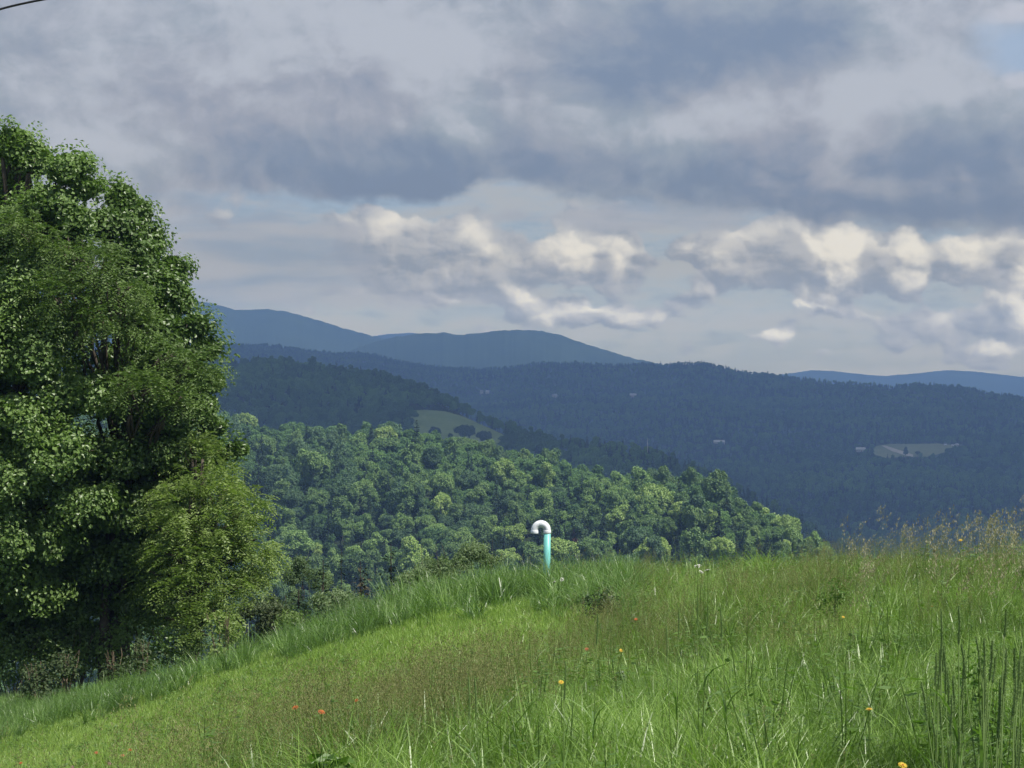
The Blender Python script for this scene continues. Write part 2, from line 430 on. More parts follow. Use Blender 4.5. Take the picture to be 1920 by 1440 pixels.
# value noise in 2-D and fbm, for terrain and placement
_rs = np.random.RandomState(5)
_tab = _rs.rand(256, 256)
def vnoise(x, y):
    x = np.asarray(x, float); y = np.asarray(y, float)
    xi = np.floor(x).astype(int); yi = np.floor(y).astype(int); fx = x - xi; fy = y - yi
    fx = fx * fx * (3 - 2 * fx); fy = fy * fy * (3 - 2 * fy)
    g = lambda a, b: _tab[a % 256, b % 256]
    return (g(xi, yi) * (1 - fx) + g(xi + 1, yi) * fx) * (1 - fy) + (g(xi, yi + 1) * (1 - fx) + g(xi + 1, yi + 1) * fx) * fy
def fbm(x, y, o=4, r=0.5):
    t = 0; a = 1; s = 0
    for k in range(o):
        t = t + a * vnoise(x * 2 ** k + 13.7 * k, y * 2 ** k + 7.1 * k); s += a; a *= r
    return t / s - 0.5

# ------------------------------------------------------------------ terrain heights
# meadow: measured heights (x, y, z) with the ground at the viewer's feet = 0
def P(px, py, d): return ((px - 960) / F * d, d, EYE - (py - 720) / F * d)
ctrl = np.array([P(1024, 1122, 30), P(1300, 1112, 33), P(1900, 1085, 24), P(1650, 1100, 29), P(700, 1188, 33), P(300, 1310, 33), P(0, 1385, 33), P(-150, 1410, 33),
                 P(0, 1440, 24), P(500, 1440, 14.5), P(960, 1440, 9.5), P(1920, 1430, 8), P(500, 1235, 28), P(-50, 1330, 42), P(1024, 1190, 22), P(1500, 1200, 18),
                 (0, 0, 0), (2, 0, .05), (-3, 0, -.25), (0, -6, .1), (5, 12, -0.25)])
def tps_fit(p):
    n = len(p); d = np.linalg.norm(p[:, None, :2] - p[None, :, :2], axis=2)
    K = np.where(d > 0, d * d * np.log(d + 1e-9), 0) + np.eye(n) * 3.0
    Q = np.c_[np.ones(n), p[:, :2]]
    A = np.block([[K, Q], [Q.T, np.zeros((3, 3))]])
    return np.linalg.solve(A, np.r_[p[:, 2], 0, 0, 0])
_w = tps_fit(ctrl)
def tps(x, y):
    x = np.asarray(x, float); y = np.asarray(y, float)
    r = _w[-3] + _w[-2] * x + _w[-1] * y
    for (cx, cy, _), w in zip(ctrl, _w):
        d = np.hypot(x - cx, y - cy); r = r + w * d * d * np.log(d + 1e-9)
    return r
def crest_y(x): return np.interp(x, [-30, -12, -9, -3, 0, 3, 5, 6.2, 9, 20], [44, 42, 37, 35, 33, 34, 31, 26, 24, 24])
def meadow(x, y):
    xc = np.clip(x, -13, 9); yc = np.clip(y, -6, 42)
    z = tps(xc, yc) + 0.05 * (x - xc) * (x > xc) - 0.16 * (xc - x) * (x < xc)
    z = z + 0.06 * fbm(x * 0.6, y * 0.6, 3)
    s = np.maximum(y - crest_y(x), 0)
    z = z - 0.34 * s * s / (s + 7)
    s = np.maximum(-6 - y, 0); z = z + 0.0 * s
    return np.maximum(z, -20 - 0.0 * x) if False else z

def curve(pts):
    a = np.array(pts, float)
    us = px2u(a[:, 0]); vs = px2v(a[:, 1])
    return lambda u: np.interp(u, us, vs)
def smooth_interp(u, xs, ys): return np.interp(u, [px2u(x) for x in xs], ys)

# tree-top silhouettes in the photograph (px, py), left to right
sil1 = curve([(-900, 760), (0, 770), (420, 786), (440, 790), (505, 805), (560, 800), (620, 806), (680, 810), (750, 808), (800, 815), (860, 829), (920, 841), (1000, 851), (1060, 868),
              (1110, 885), (1180, 893), (1300, 897), (1340, 910), (1400, 935), (1450, 963), (1500, 990), (1560, 1016), (1640, 1045), (1800, 1110), (2200, 1250)])
D1 = lambda u: smooth_interp(u, [-600, 300, 700, 1000, 1300, 1560, 2200], [720, 720, 690, 620, 540, 470, 420])
F1 = lambda u: smooth_interp(u, [0, 500, 1000, 1560, 2200], [400, 400, 360, 330, 320])
sil2 = curve([(-900, 640), (0, 655), (380, 672), (430, 674), (480, 669), (560, 673), (620, 681), (700, 691), (760, 706), (800, 723), (850, 743), (880, 761), (940, 786), (990, 801), (1040, 817),
              (1100, 822), (1180, 832), (1225, 836), (1260, 850), (1320, 872), (1400, 912), (1500, 968), (1560, 1002), (1640, 1050), (1800, 1120), (2200, 1250)])
D2 = lambda u: smooth_interp(u, [-600, 380, 800, 1000, 1250, 1560, 2200], [1900, 1850, 1650, 1450, 1250, 1050, 900])
sil3 = curve([(-900, 630), (0, 636), (380, 640), (430, 642), (500, 642), (560, 649), (600, 656), (700, 659), (740, 670), (800, 681), (850, 685), (900, 688), (960, 683), (1020, 674), (1080, 676),
              (1150, 679), (1200, 677), (1250, 678), (1320, 675), (1350, 682), (1400, 694), (1450, 698), (1500, 706), (1560, 713), (1620, 717), (1680, 721), (1700, 717), (1760, 719),
              (1820, 725), (1860, 733), (1920, 743), (2100, 760), (2500, 770)])
D3 = lambda u: smooth_interp(u, [-600, 700, 1000, 1400, 1700, 2400], [5600, 5400, 5000, 4700, 4200, 4000])
silA = curve([(-900, 500), (200, 535), (300, 548), (365, 560), (400, 566), (440, 578), (500, 577), (540, 583), (600, 600), (640, 613), (700, 629), (760, 645), (850, 670), (950, 700), (1200, 750), (2400, 760)])
silB = curve([(-900, 760), (500, 700), (640, 665), (700, 642), (740, 632), (775, 628), (800, 625), (830, 624), (850, 627), (870, 628), (890, 625), (930, 620), (970, 618), (1010, 620), (1050, 628), (1080, 638), (1130, 655), (1200, 675), (1250, 686), (1330, 702), (1500, 735), (2400, 760)])
silC = curve([(-900, 700), (600, 650), (700, 628), (730, 624), (770, 622), (800, 624), (830, 630), (900, 650), (1200, 740), (2400, 760)])
silD = curve([(-900, 760), (1200, 760), (1350, 720), (1470, 699), (1520, 692), (1560, 693), (1620, 700), (1660, 703), (1720, 698), (1780, 692), (1830, 695), (1920, 706), (2100, 716), (2500, 720)])

TH1, TH2, TH3 = 8.4, 11.0, 10.0        # canopy heights
def layer1(u, r):
    D = D1(u); Fo = F1(u)
    zc = EYE + sil1(u) * D - TH1 + 0.5
    zf = -76.0 + 0 * u
    t = np.clip((r - Fo) / (D - Fo), 0, 1.0)
    e = np.sin(t * np.pi / 2) ** 0.9
    z = zf + (zc - zf) * e + 5.0 * fbm(u * r / 60, r / 60, 3) * np.sin(t * np.pi) ** 0.7
    back = np.maximum(r - D, 0)
    z = np.where(r > D, zc - 0.3 * back * back / (back + 40), z)
    return np.where(r < Fo, -200, z)
def layer2(u, r):
    D = D2(u); Fo = D * 0.56
    zc = EYE + sil2(u) * D - TH2 + 0.5
    zf = -118.0 + 0 * u
    t = np.clip((r - Fo) / (D - Fo), 0, 1.0)
    e = t ** 0.75
    z = zf + (zc - zf) * e + 9.0 * fbm(u * r / 150 + 4, r / 150, 3) * np.sin(t * np.pi)
    back = np.maximum(r - D, 0)
    z = np.where(r > D, zc - 0.25 * back * back / (back + 60), z)
    return np.where(r < Fo, -250, z)
def layer3(u, r):
    D = D3(u); Fo = 1650.0
    zc = EYE + sil3(u) * D - TH3 + 0.5
    zf = -152.0 + 0 * u
    t = np.clip((r - Fo) / (D - Fo), 0, 1.0)
    e = 0.55 * t ** 1.25 + 0.45 * t ** 2.4
    k = np.sin(t * np.pi) ** 0.8
    z = zf + (zc - zf) * e + 66.0 * fbm(u * r / 800 + 9, r / 480, 4) * k + 12 * fbm(u * r / 260 + 2, r / 190, 3) * k
    back = np.maximum(r - D, 0)
    z = np.where(r > D, zc - 0.12 * back * back / (back + 200), z)
    return np.where(r < Fo, -250, z)
def mlayer(sil, D, Fo, zf, jag):
    def f(u, r):
        zc = EYE + sil(u) * D + jag * (fbm(u * D / 32, 0 * u + D, 3, 0.7)) + jag * 2.0 * fbm(u * D / 900, 0 * u + 3.3, 3)
        t = np.clip((r - Fo) / (D - Fo), 0, 1.0)
        z = zf + (zc - zf) * t ** 1.1 + 80 * fbm(u * r / 600, r / 1000, 4) * np.sin(t * np.pi) * t
        z = np.where(r > D, zc - 0.3 * (r - D), z)
        return np.where(r < Fo, -400, z)
    return f
layerA = mlayer(silA, 8600.0, 6400.0, -140, 8); layerB = mlayer(silB, 7600.0, 5900.0, -140, 9)
layerC = mlayer(silC, 10800.0, 8800.0, -140, 4); layerD = mlayer(silD, 10600.0, 8800.0, -140, 4)

def base_z(r): return np.interp(r, [0, 200, 330, 800, 1500, 30000], [-70, -76, -80, -120, -155, -155])

def heights(u, r):
    x = u * r; y = r
    near = np.where(r < 400, meadow(np.clip(x, -60, 60), np.minimum(y, 400)), -300)
    return np.stack([np.maximum(near, base_z(r)), layer1(u, r), layer2(u, r), layer3(u, r)])
def H(x, y):
    """ground height anywhere in front of the viewer"""
    y = np.maximum(np.asarray(y, float), 0.5)
    return heights(np.asarray(x, float) / y, y).max(0)

# one ground sheet: rectangular near field in front and behind, then fanning out to the horizon all round
def build_ground():
    ys = np.concatenate([np.linspace(-30, 60, 181), 60 + np.geomspace(1, 11000, 80)])
    ys = np.concatenate([-30 - np.geomspace(1, 11000, 30)[::-1], ys])
    xs = np.concatenate([-40 - np.geomspace(1, 11000, 40)[::-1], np.linspace(-40, 40, 161), 40 + np.geomspace(1, 11000, 40)])
    X, Y = np.meshgrid(xs, ys)
    n = meadow(np.clip(X, -60, 60), np.clip(Y, -30, 400))
    R = np.hypot(X, np.maximum(Y, 0))
    far = np.clip((np.abs(X) - 60) / 300, 0, 1)
    back = np.clip((-Y - 30) / 3000, 0, 1)
    n = np.where(Y < -30, n - 40 * back, n)
    z = np.maximum(n - 60 * far ** 1.2, base_z(np.maximum(Y, 0)) - 0 * R)
    z = np.where((Y < 300) & (X > 60), n - 25 * far, z)
    V = np.stack([X, Y, z], -1).reshape(-1, 3)
    me = mesh_np('ground', V, [grid_faces(len(ys), len(xs))], [M['ground']], smooth=True)
    o = link('ground', me)
    tag(o, 'grassy meadow ground sloping away below the viewer', None, None, 'structure')
build_ground()

def build_layer(name, fn, others, r0, r1, nr, u0, u1, nu, mat, label, marg=4.0, logr=True):
    us = np.linspace(u0, u1, nu)
    rs = np.geomspace(r0, r1, nr) if logr else np.linspace(r0, r1, nr)
    U_, R_ = np.meshgrid(us, rs)
    z = fn(U_, R_)
    oth = np.max([o(U_, R_) for o in others], axis=0)
    keepv = z > oth - marg
    kq = keepv[:-1, :-1] | keepv[1:, :-1] | keepv[:-1, 1:] | keepv[1:, 1:]
    V = np.stack([U_ * R_, R_, np.maximum(z, -260)], -1).reshape(-1, 3)
    f = grid_faces(nr, nu, kq)
    used = np.unique(f); remap = -np.ones(len(V), int); remap[used] = np.arange(len(used))
    me = mesh_np(name, V[used], [remap[f]], [mat], smooth=True)
    o = link(name, me); tag(o, label, None, None, 'structure'); return o
bz = lambda u, r: base_z(r)
build_layer('hill', layer1, [bz], 310, 1000, 120, -0.42, 0.36, 220, M['woodfloor'], 'sunlit wooded hillside in the middle distance behind the meadow')
build_layer('hill', layer2, [bz], 500, 2600, 130, -0.42, 0.36, 240, M['woodfloor'], 'dark wooded hill with a small pasture, in cloud shadow')
build_layer('valley_slope', layer3, [bz], 1600, 6300, 170, -0.42, 0.42, 330, M['woodfloor'], 'long dark forested ridge across the valley')
build_layer('mountain', layerB, [bz], 5900, 8200, 60, -0.42, 0.42, 1700, M['mount'], 'rounded blue mountain at the centre of the skyline')
build_layer('mountain', layerA, [bz], 6400, 9300, 60, -0.42, 0.42, 1500, M['mount'], 'highest blue mountain, sloping down from behind the big tree')
build_layer('mountain', layerC, [bz], 8800, 11300, 30, -0.42, 0.2, 900, M['mount'], 'faint far mountain top showing between two nearer blue mountains')
build_layer('mountain', layerD, [bz], 8800, 11300, 30, 0.05, 0.42, 900, M['mount'], 'faint pale blue far mountains at the right of the skyline')

# ------------------------------------------------------------------ haze
def build_haze():
    b = Bag(); b.box((0, 0, (HAZE_TOP - 300) / 2), (HAZE_R, HAZE_R, (HAZE_TOP + 300) / 2))
    m, nt = mat_new('haze_material')
    v = nt.nodes.new('ShaderNodeVolumePrincipled')
    v.inputs['Color'].default_value = (0.32, 0.53, 1.0, 1)
    v.inputs['Density'].default_value = HAZE
    v.inputs['Anisotropy'].default_value = 0.1
    o = nt.nodes.new('ShaderNodeOutputMaterial'); nt.links.new(v.outputs[0], o.inputs[1])
    ob = link('haze', b.mesh('haze', [m]))
    tag(ob, 'thin blue haze filling the valley air', None, None, 'stuff')
if 'nohaze' not in TEST: build_haze()

# ------------------------------------------------------------------ the cloud whose shadow lies on the valley
def build_cloud():
    nx, ny = 150, 150
    xs = np.linspace(-5500, 8500, nx); ys = np.linspace(CLOUD_Y0, 5600, ny)
    X, Y = np.meshgrid(xs, ys)
    e = np.minimum.reduce([(X - xs[0]) / 1400, (xs[-1] - X) / 1400, (Y - ys[0]) / 500, (ys[-1] - Y) / 900])
    e = np.clip(e, 0, 1) ** 0.5
    lump = 260 * np.abs(fbm(X / 900, Y / 900, 4)) * 2 + 200 * fbm(X / 2600, Y / 2600, 3)
    base = np.maximum(3200, 0.225 * Y) + 60 * fbm(X / 700, Y / 700, 3)
    top = base + (500 + lump) * e
    bot = base - 0 * e
    V = np.concatenate([np.stack([X, Y, top], -1).reshape(-1, 3), np.stack([X, Y, bot], -1).reshape(-1, 3)])
    f = grid_faces(ny, nx); f2 = grid_faces(ny, nx)[:, ::-1] + nx * ny
    m, nt = mat_new('cloud_material')
    d = nt.nodes.new('ShaderNodeBsdfDiffuse'); d.inputs[0].default_value = (0.9, 0.9, 0.9, 1)
    t = nt.nodes.new('ShaderNodeBsdfTranslucent'); t.inputs[0].default_value = (0.8, 0.82, 0.86, 1)
    mx = nt.nodes.new('ShaderNodeMixShader'); mx.inputs[0].default_value = 0.5
    nt.links.new(d.outputs[0], mx.inputs[1]); nt.links.new(t.outputs[0], mx.inputs[2]); finish(nt, mx.outputs[0])
    o = link('cloud', mesh_np('cloud', V, [f, f2], [m], smooth=True))
    tag(o, 'broad grey cloud layer shading the far valley', None, None, 'structure')
CLOUD_Y0 = -150.0
build_cloud()

# ------------------------------------------------------------------ leaves and crowns
def nrm(a): return a / (np.linalg.norm(a, axis=-1, keepdims=True) + 1e-9)

def leaf_quads(c, n, L, W, rs, droop=0.0):
    """one bent rhombus per leaf: c centres, n normals"""
    m = len(c)
    t = nrm(np.cross(n, rs.normal(size=(m, 3)))); 
    t[:, 2] -= droop; t = nrm(t)
    b = nrm(np.cross(n, t))
    L = (L * (0.7 + 0.6 * rs.rand(m)))[:, None]; W = (W * (0.7 + 0.6 * rs.rand(m)))[:, None]
    k = n * L * 0.12
    V = np.stack([c - t * L * .5, c + b * W * .5 + k, c + t * L * .5 - k * .5, c - b * W * .5 + k], 1).reshape(-1, 3)
    return V, np.arange(4 * m).reshape(m, 4)

def rand_dirs(m, rs):
    return nrm(rs.normal(size=(m, 3)))

def lobes_clumps(lobes, cr, rs, dens=1.0, low=-0.55):
    """clump centres over the outside of a union of ellipsoids [(centre, radii)]"""
    C, N = [], []
    for i, (c, r) in enumerate(lobes):
        r = np.array(r, float); c = np.array(c, float)
        area = 4 * np.pi * ((r[0] * r[1]) ** 1.6 / 3 + (r[0] * r[2]) ** 1.6 / 3 + (r[1] * r[2]) ** 1.6 / 3) ** (1 / 1.6)
        m = max(3, int(area / (cr * cr * 1.3) * dens))
        d = rand_dirs(m, rs); d = d[d[:, 2] > low]
        p = c + d * r * (0.82 + 0.22 * rs.rand(len(d)))[:, None]
        ok = np.ones(len(p), bool)
        for j, (c2, r2) in enumerate(lobes):
            if j != i: ok &= (((p - c2) / r2) ** 2).sum(1) > 0.62
        C.append(p[ok]); N.append(nrm(d / r)[ok])
    return np.concatenate(C), np.concatenate(N)

def crown_geo(lobes, cr, per, L, W, rs, dens=1.0, up=0.45, droop=0.15, inner=0.25, low=-0.55, flat=0.55, rnd=0.42):
    C, N = lobes_clumps(lobes, cr, rs, dens, low)
    m = len(C)
    k = rs.poisson(per, m) + 4
    idx = np.repeat(np.arange(m), k)
    q = rand_dirs(len(idx), rs) * (rs.rand(len(idx)) ** 0.45)[:, None]
    Ni = N[idx]
    h = (q * Ni).sum(1)
    q = q - Ni * (h * (1 - flat))[:, None]               # squash along the outward direction
    size = cr * (0.65 + 0.7 * rs.rand(m))[idx]
    p = C[idx] + q * size[:, None]
    p[:, 2] -= 0.35 * size * (1 - h.clip(-1, 1)) * 0.5
    n = nrm(Ni * 0.55 + np.array([0, 0, up]) + q * 0.5 + rs.normal(size=(len(idx), 3)) * rnd)
    V, f = leaf_quads(p, n, L, W, rs, droop)
    if inner > 0:
        P_, Nn = [], []
        for c, r in lobes:
            mm = int(inner * len(idx) / len(lobes))
            d = rand_dirs(mm, rs) * (rs.rand(mm) ** 0.4 * 0.82)[:, None]
            P_.append(np.array(c) + d * np.array(r)); Nn.append(rand_dirs(mm, rs))
        V2, f2 = leaf_quads(np.concatenate(P_), np.concatenate(Nn), L * 1.5, W * 1.5, rs)
        V = np.concatenate([V, V2]); f = np.concatenate([f, f2 + len(f) * 4])
    return V, f

def feather_geo(lobes, cr, per, rs, dens=1.0, LL=0.085, WW=0.030, rl=0.34, low=-0.5):
    """compound leaves: leaflets set along arching, drooping stalks"""
    C, N = lobes_clumps(lobes, cr, rs, dens, low)
    m = len(C)
    k = rs.poisson(per, m) + 2
    idx = np.repeat(np.arange(m), k)
    q = rand_dirs(len(idx), rs) * (rs.rand(len(idx)) ** 0.5)[:, None]
    size = cr * (0.6 + 0.8 * rs.rand(m))[idx]
    o = C[idx] + q * size[:, None] * np.array([1, 1, .6])
    d = nrm(N[idx] * 0.8 + q * 0.6 + rs.normal(size=(len(idx), 3)) * 0.35)
    nl = 12
    t = np.linspace(0.08, 1, nl)
    rll = rl * (0.7 + 0.6 * rs.rand(len(idx)))
    p = o[:, None] + d[:, None] * (t[None, :, None] * rll[:, None, None]) + np.array([0, 0, -1]) * (0.55 * t ** 2)[None, :, None] * rll[:, None, None]
    side = nrm(np.cross(d, np.array([0, 0, 1.0]) + rs.normal(size=d.shape) * 0.3))
    sgn = np.where(np.arange(nl) % 2, 1.0, -1.0)
    ax = nrm(side[:, None] * sgn[None, :, None] + d[:, None] * 0.45 + np.array([0, 0, -0.35]))
    upv = nrm(np.cross(ax, d[:, None] + rs.normal(size=(len(idx), nl, 3)) * 0.5))
    bb = nrm(np.cross(upv, ax))
    L = LL * (0.7 + .6 * rs.rand(len(idx), nl))[..., None]; W = WW * (0.8 + .5 * rs.rand(len(idx), nl))[..., None]
    V = np.stack([p, p + ax * L * .5 + bb * W * .5, p + ax * L, p + ax * L * .5 - bb * W * .5], 2).reshape(-1, 3)
    return V, np.arange(len(V)).reshape(-1, 4)

def limb(b, a, c, r0, r1, rs, k=7, n=7, sag=0.12, mi=0):
    a = np.array(a, float); c = np.array(c, float); t = np.linspace(0, 1, n)[:, None]
    L = np.linalg.norm(c - a)
    p = a + (c - a) * t + np.array([0, 0, 1]) * (np.sin(t * np.pi) * sag * L)
    p[1:-1] += rs.normal(size=(n - 2, 3)) * 0.02 * L
    b.tube(p, np.linspace(r0, r1, n), k, mi)

# ------------------------------------------------------------------ woodland tree meshes
def wood_crown(seed, kind):
    rs = np.random.RandomState(seed)
    b = Bag(); lobes = []
    Ht = 11.0
    if kind == 'round':
        for i in range(16):
            d = rand_dirs(1, rs)[0]; d[2] = abs(d[2]) * 0.9 - 0.15
            lobes.append((np.array([0, 0, 6.9]) + d * np.array([2.7, 2.7, 2.9]) * rs.uniform(.75, 1.15), np.array([1.2, 1.2, 1.0]) * (0.45 + 1.0 * rs.rand())))
        lobes.append(((0, 0, 6.2), (2.2, 2.2, 2.5)))
    elif kind == 'slim':
        for i in range(12):
            z = 3.0 + 7.2 * rs.rand(); w = 1.25 * math.sqrt(max(0.06, 1 - ((z - 5.8) / 5.8) ** 2)); a = rs.rand() * 6.28
            lobes.append(((math.cos(a) * w, math.sin(a) * w, z), np.array([.8, .8, 1.0]) * (0.7 + .5 * rs.rand())))
        lobes.append(((0, 0, 6.2), (1.1, 1.1, 4.4)))
    elif kind == 'tall':
        for i in range(13):
            z = 3.4 + 6.4 * rs.rand(); w = 2.2 * math.sqrt(max(0.08, 1 - ((z - 5.6) / 5.4) ** 2)); a = rs.rand() * 6.28
            lobes.append(((math.cos(a) * w, math.sin(a) * w, z), np.array([1.1, 1.1, 1.1]) * (0.7 + .5 * rs.rand())))
        lobes.append(((0, 0, 6.2), (1.7, 1.7, 4.2)))
    else:                                        # spreading, broken outline
        for i in range(15):
            a = rs.rand() * 6.28; w = 1.2 + 2.9 * rs.rand() ** .6
            lobes.append(((math.cos(a) * w, math.sin(a) * w, 8.9 - 0.20 * w * w - 2.0 * rs.rand()), np.array([1.35, 1.35, .75]) * (0.7 + .6 * rs.rand())))
        lobes.append(((0, 0, 5.6), (2.5, 2.5, 2.3)))
    V, f = crown_geo(lobes, 0.52, 11, 0.46, 0.30, rs, dens=1.0, up=0.25, inner=0.12, low=-0.7, flat=0.8, rnd=0.6)
    b.add(V, [f], 0)
    b.tube([(0, 0, -3), (0.05, 0, 2), (0, .1, 6)], [0.22, 0.18, 0.08], 5, 1)
    return b
def conifer(seed, Ht=11.0, R=1.7, tiers=17, per=34, ragged=0.25, leaf=(0.55, 0.22), mats=0):
    rs = np.random.RandomState(seed); b = Bag(); P_, N_, T_ = [], [], []
    for i in range(tiers):
        t = i / (tiers - 1); z = 1.2 + (Ht - 1.5) * t ** 0.95; r = R * (1 - t) ** 0.85 + 0.10
        nb = max(4, int(11 * (1 - t) + 4))
        for j in range(nb):
            a = rs.rand() * 6.28; rr = r * (1 - ragged + 2 * ragged * rs.rand())
            m = max(3, int(per * rr / R / 3))
            s = rs.rand(m) ** 0.7
            x = np.cos(a) * rr * s; y = np.sin(a) * rr * s
            zz = z - 0.28 * rr * s + 0.1 * rs.normal(size=m) * rr
            P_.append(np.stack([x, y, zz], 1) + rs.normal(size=(m, 3)) * 0.07)
            N_.append(nrm(np.array([np.cos(a) * .4, np.sin(a) * .4, 0.8]) + rs.normal(size=(m, 3)) * 0.45))
            T_.append(nrm(np.stack([np.full(m, np.cos(a)), np.full(m, np.sin(a)), np.full(m, -.3)], 1) + rs.normal(size=(m, 3)) * 0.4))
    c = np.concatenate(P_); n = np.concatenate(N_); t = np.concatenate(T_)
    bb = nrm(np.cross(n, t)); L = leaf[0] * (0.6 + .6 * rs.rand(len(c)))[:, None] * Ht / 11; W = leaf[1] * Ht / 11
    V = np.stack([c - t * L * .5, c + bb * W * .5, c + t * L * .5, c - bb * W * .5], 1).reshape(-1, 3)
    b.add(V, [np.arange(len(V)).reshape(-1, 4)], 0)
    b.tube([(0, 0, -2), (0, 0, Ht * .5), (0, 0, Ht)], [0.017 * Ht, 0.011 * Ht, 0.004], 5, 1)
    return b
KINDS = ['round', 'tall', 'spreading', 'round', 'tall', 'round', 'slim', 'tall', 'slim', 'spreading', 'round']
WM = [wood_crown(100 + i, k).mesh('tree_mesh', [M['wood_tree'], M['bark']]) for i, k in enumerate(KINDS)]
CM = [conifer(200 + i, R=[2.0, 2.4, 1.7][i], tiers=22, per=60).mesh('spruce_mesh', [M['spruce'], M['darkwood']]) for i in range(3)]
def far_copy(me, m0, m1):
    c = me.copy(); c.materials[0] = m0; c.materials[1] = m1; return c

# ------------------------------------------------------------------ scattering of stuff by geometry nodes
def proto_collection(name, meshes):
    c = bpy.data.collections.new(name)
    for i, me in enumerate(meshes):
        o = bpy.data.objects.new('%s_%02d' % (name, i), me); c.objects.link(o)
    return c
def scatter(name, pts, rz, scl, idx, coll, label, tilt=None):
    me = bpy.data.meshes.new(name)
    n = len(pts); me.vertices.add(n); me.vertices.foreach_set('co', np.asarray(pts, np.float32).ravel())
    rot = np.zeros((n, 3), np.float32); rot[:, 2] = rz
    if tilt is not None: rot[:, :2] = tilt
    scl = np.asarray(scl, np.float32)
    if scl.ndim == 1: scl = np.repeat(scl[:, None], 3, 1)
    a = me.attributes.new('rot', 'FLOAT_VECTOR', 'POINT'); a.data.foreach_set('vector', rot.ravel())
    a = me.attributes.new('scl', 'FLOAT_VECTOR', 'POINT'); a.data.foreach_set('vector', scl.ravel())
    a = me.attributes.new('idx', 'INT', 'POINT'); a.data.foreach_set('value', np.asarray(idx, np.int32))
    o = link(name, me)
    ng = bpy.data.node_groups.new(name + '_nodes', 'GeometryNodeTree')
    ng.interface.new_socket('Geometry', in_out='INPUT', socket_type='NodeSocketGeometry')
    ng.interface.new_socket('Geometry', in_out='OUTPUT', socket_type='NodeSocketGeometry')
    N = ng.nodes; gi = N.new('NodeGroupInput'); go = N.new('NodeGroupOutput')
    ip = N.new('GeometryNodeInstanceOnPoints'); ci = N.new('GeometryNodeCollectionInfo')
    ci.inputs[0].default_value = coll; ci.inputs[1].default_value = True; ci.inputs[2].default_value = True
    def attr(nm, ty):
        k = N.new('GeometryNodeInputNamedAttribute'); k.data_type = ty; k.inputs[0].default_value = nm
        return [x for x in k.outputs if x.enabled][0]
    ng.links.new(gi.outputs[0], ip.inputs['Points']); ng.links.new(ci.outputs[0], ip.inputs['Instance'])
    ip.inputs['Pick Instance'].default_value = True
    ng.links.new(attr('idx', 'INT'), ip.inputs['Instance Index'])
    ng.links.new(attr('rot', 'FLOAT_VECTOR'), ip.inputs['Rotation'])
    ng.links.new(attr('scl', 'FLOAT_VECTOR'), ip.inputs['Scale'])
    ng.links.new(ip.outputs[0], go.inputs[0])
    md = o.modifiers.new('scatter', 'NODES'); md.node_group = ng
    tag(o, label, None, None, 'stuff')
    return o

# ------------------------------------------------------------------ woods
skyline_meadow = lambda px: np.interp(px, [0, 300, 500, 700, 850, 1000, 1100, 1500, 1700, 1920], [1325, 1255, 1190, 1115, 1080, 1050, 1042, 1036, 1025, 1000])
bigtree_right = lambda py: np.interp(py, [230, 330, 450, 600, 760, 900, 1000, 1090, 1180, 1300], [80, 190, 300, 390, 430, 460, 500, 500, 400, 100])

def rowfill(u0, u1, ra, rb, sp, seed, jit=0.42):
    rs = np.random.RandomState(seed); U_, R_ = [], []
    r = ra
    while r < rb:
        du = sp / r; m = int((u1 - u0) / du) + 1
        uu = u0 + (np.arange(m) + rs.rand()) * du + rs.uniform(-jit, jit, m) * du
        U_.append(uu); R_.append(r + rs.uniform(-jit, jit, m) * sp); r += sp * 0.92
    return np.concatenate(U_), np.concatenate(R_)

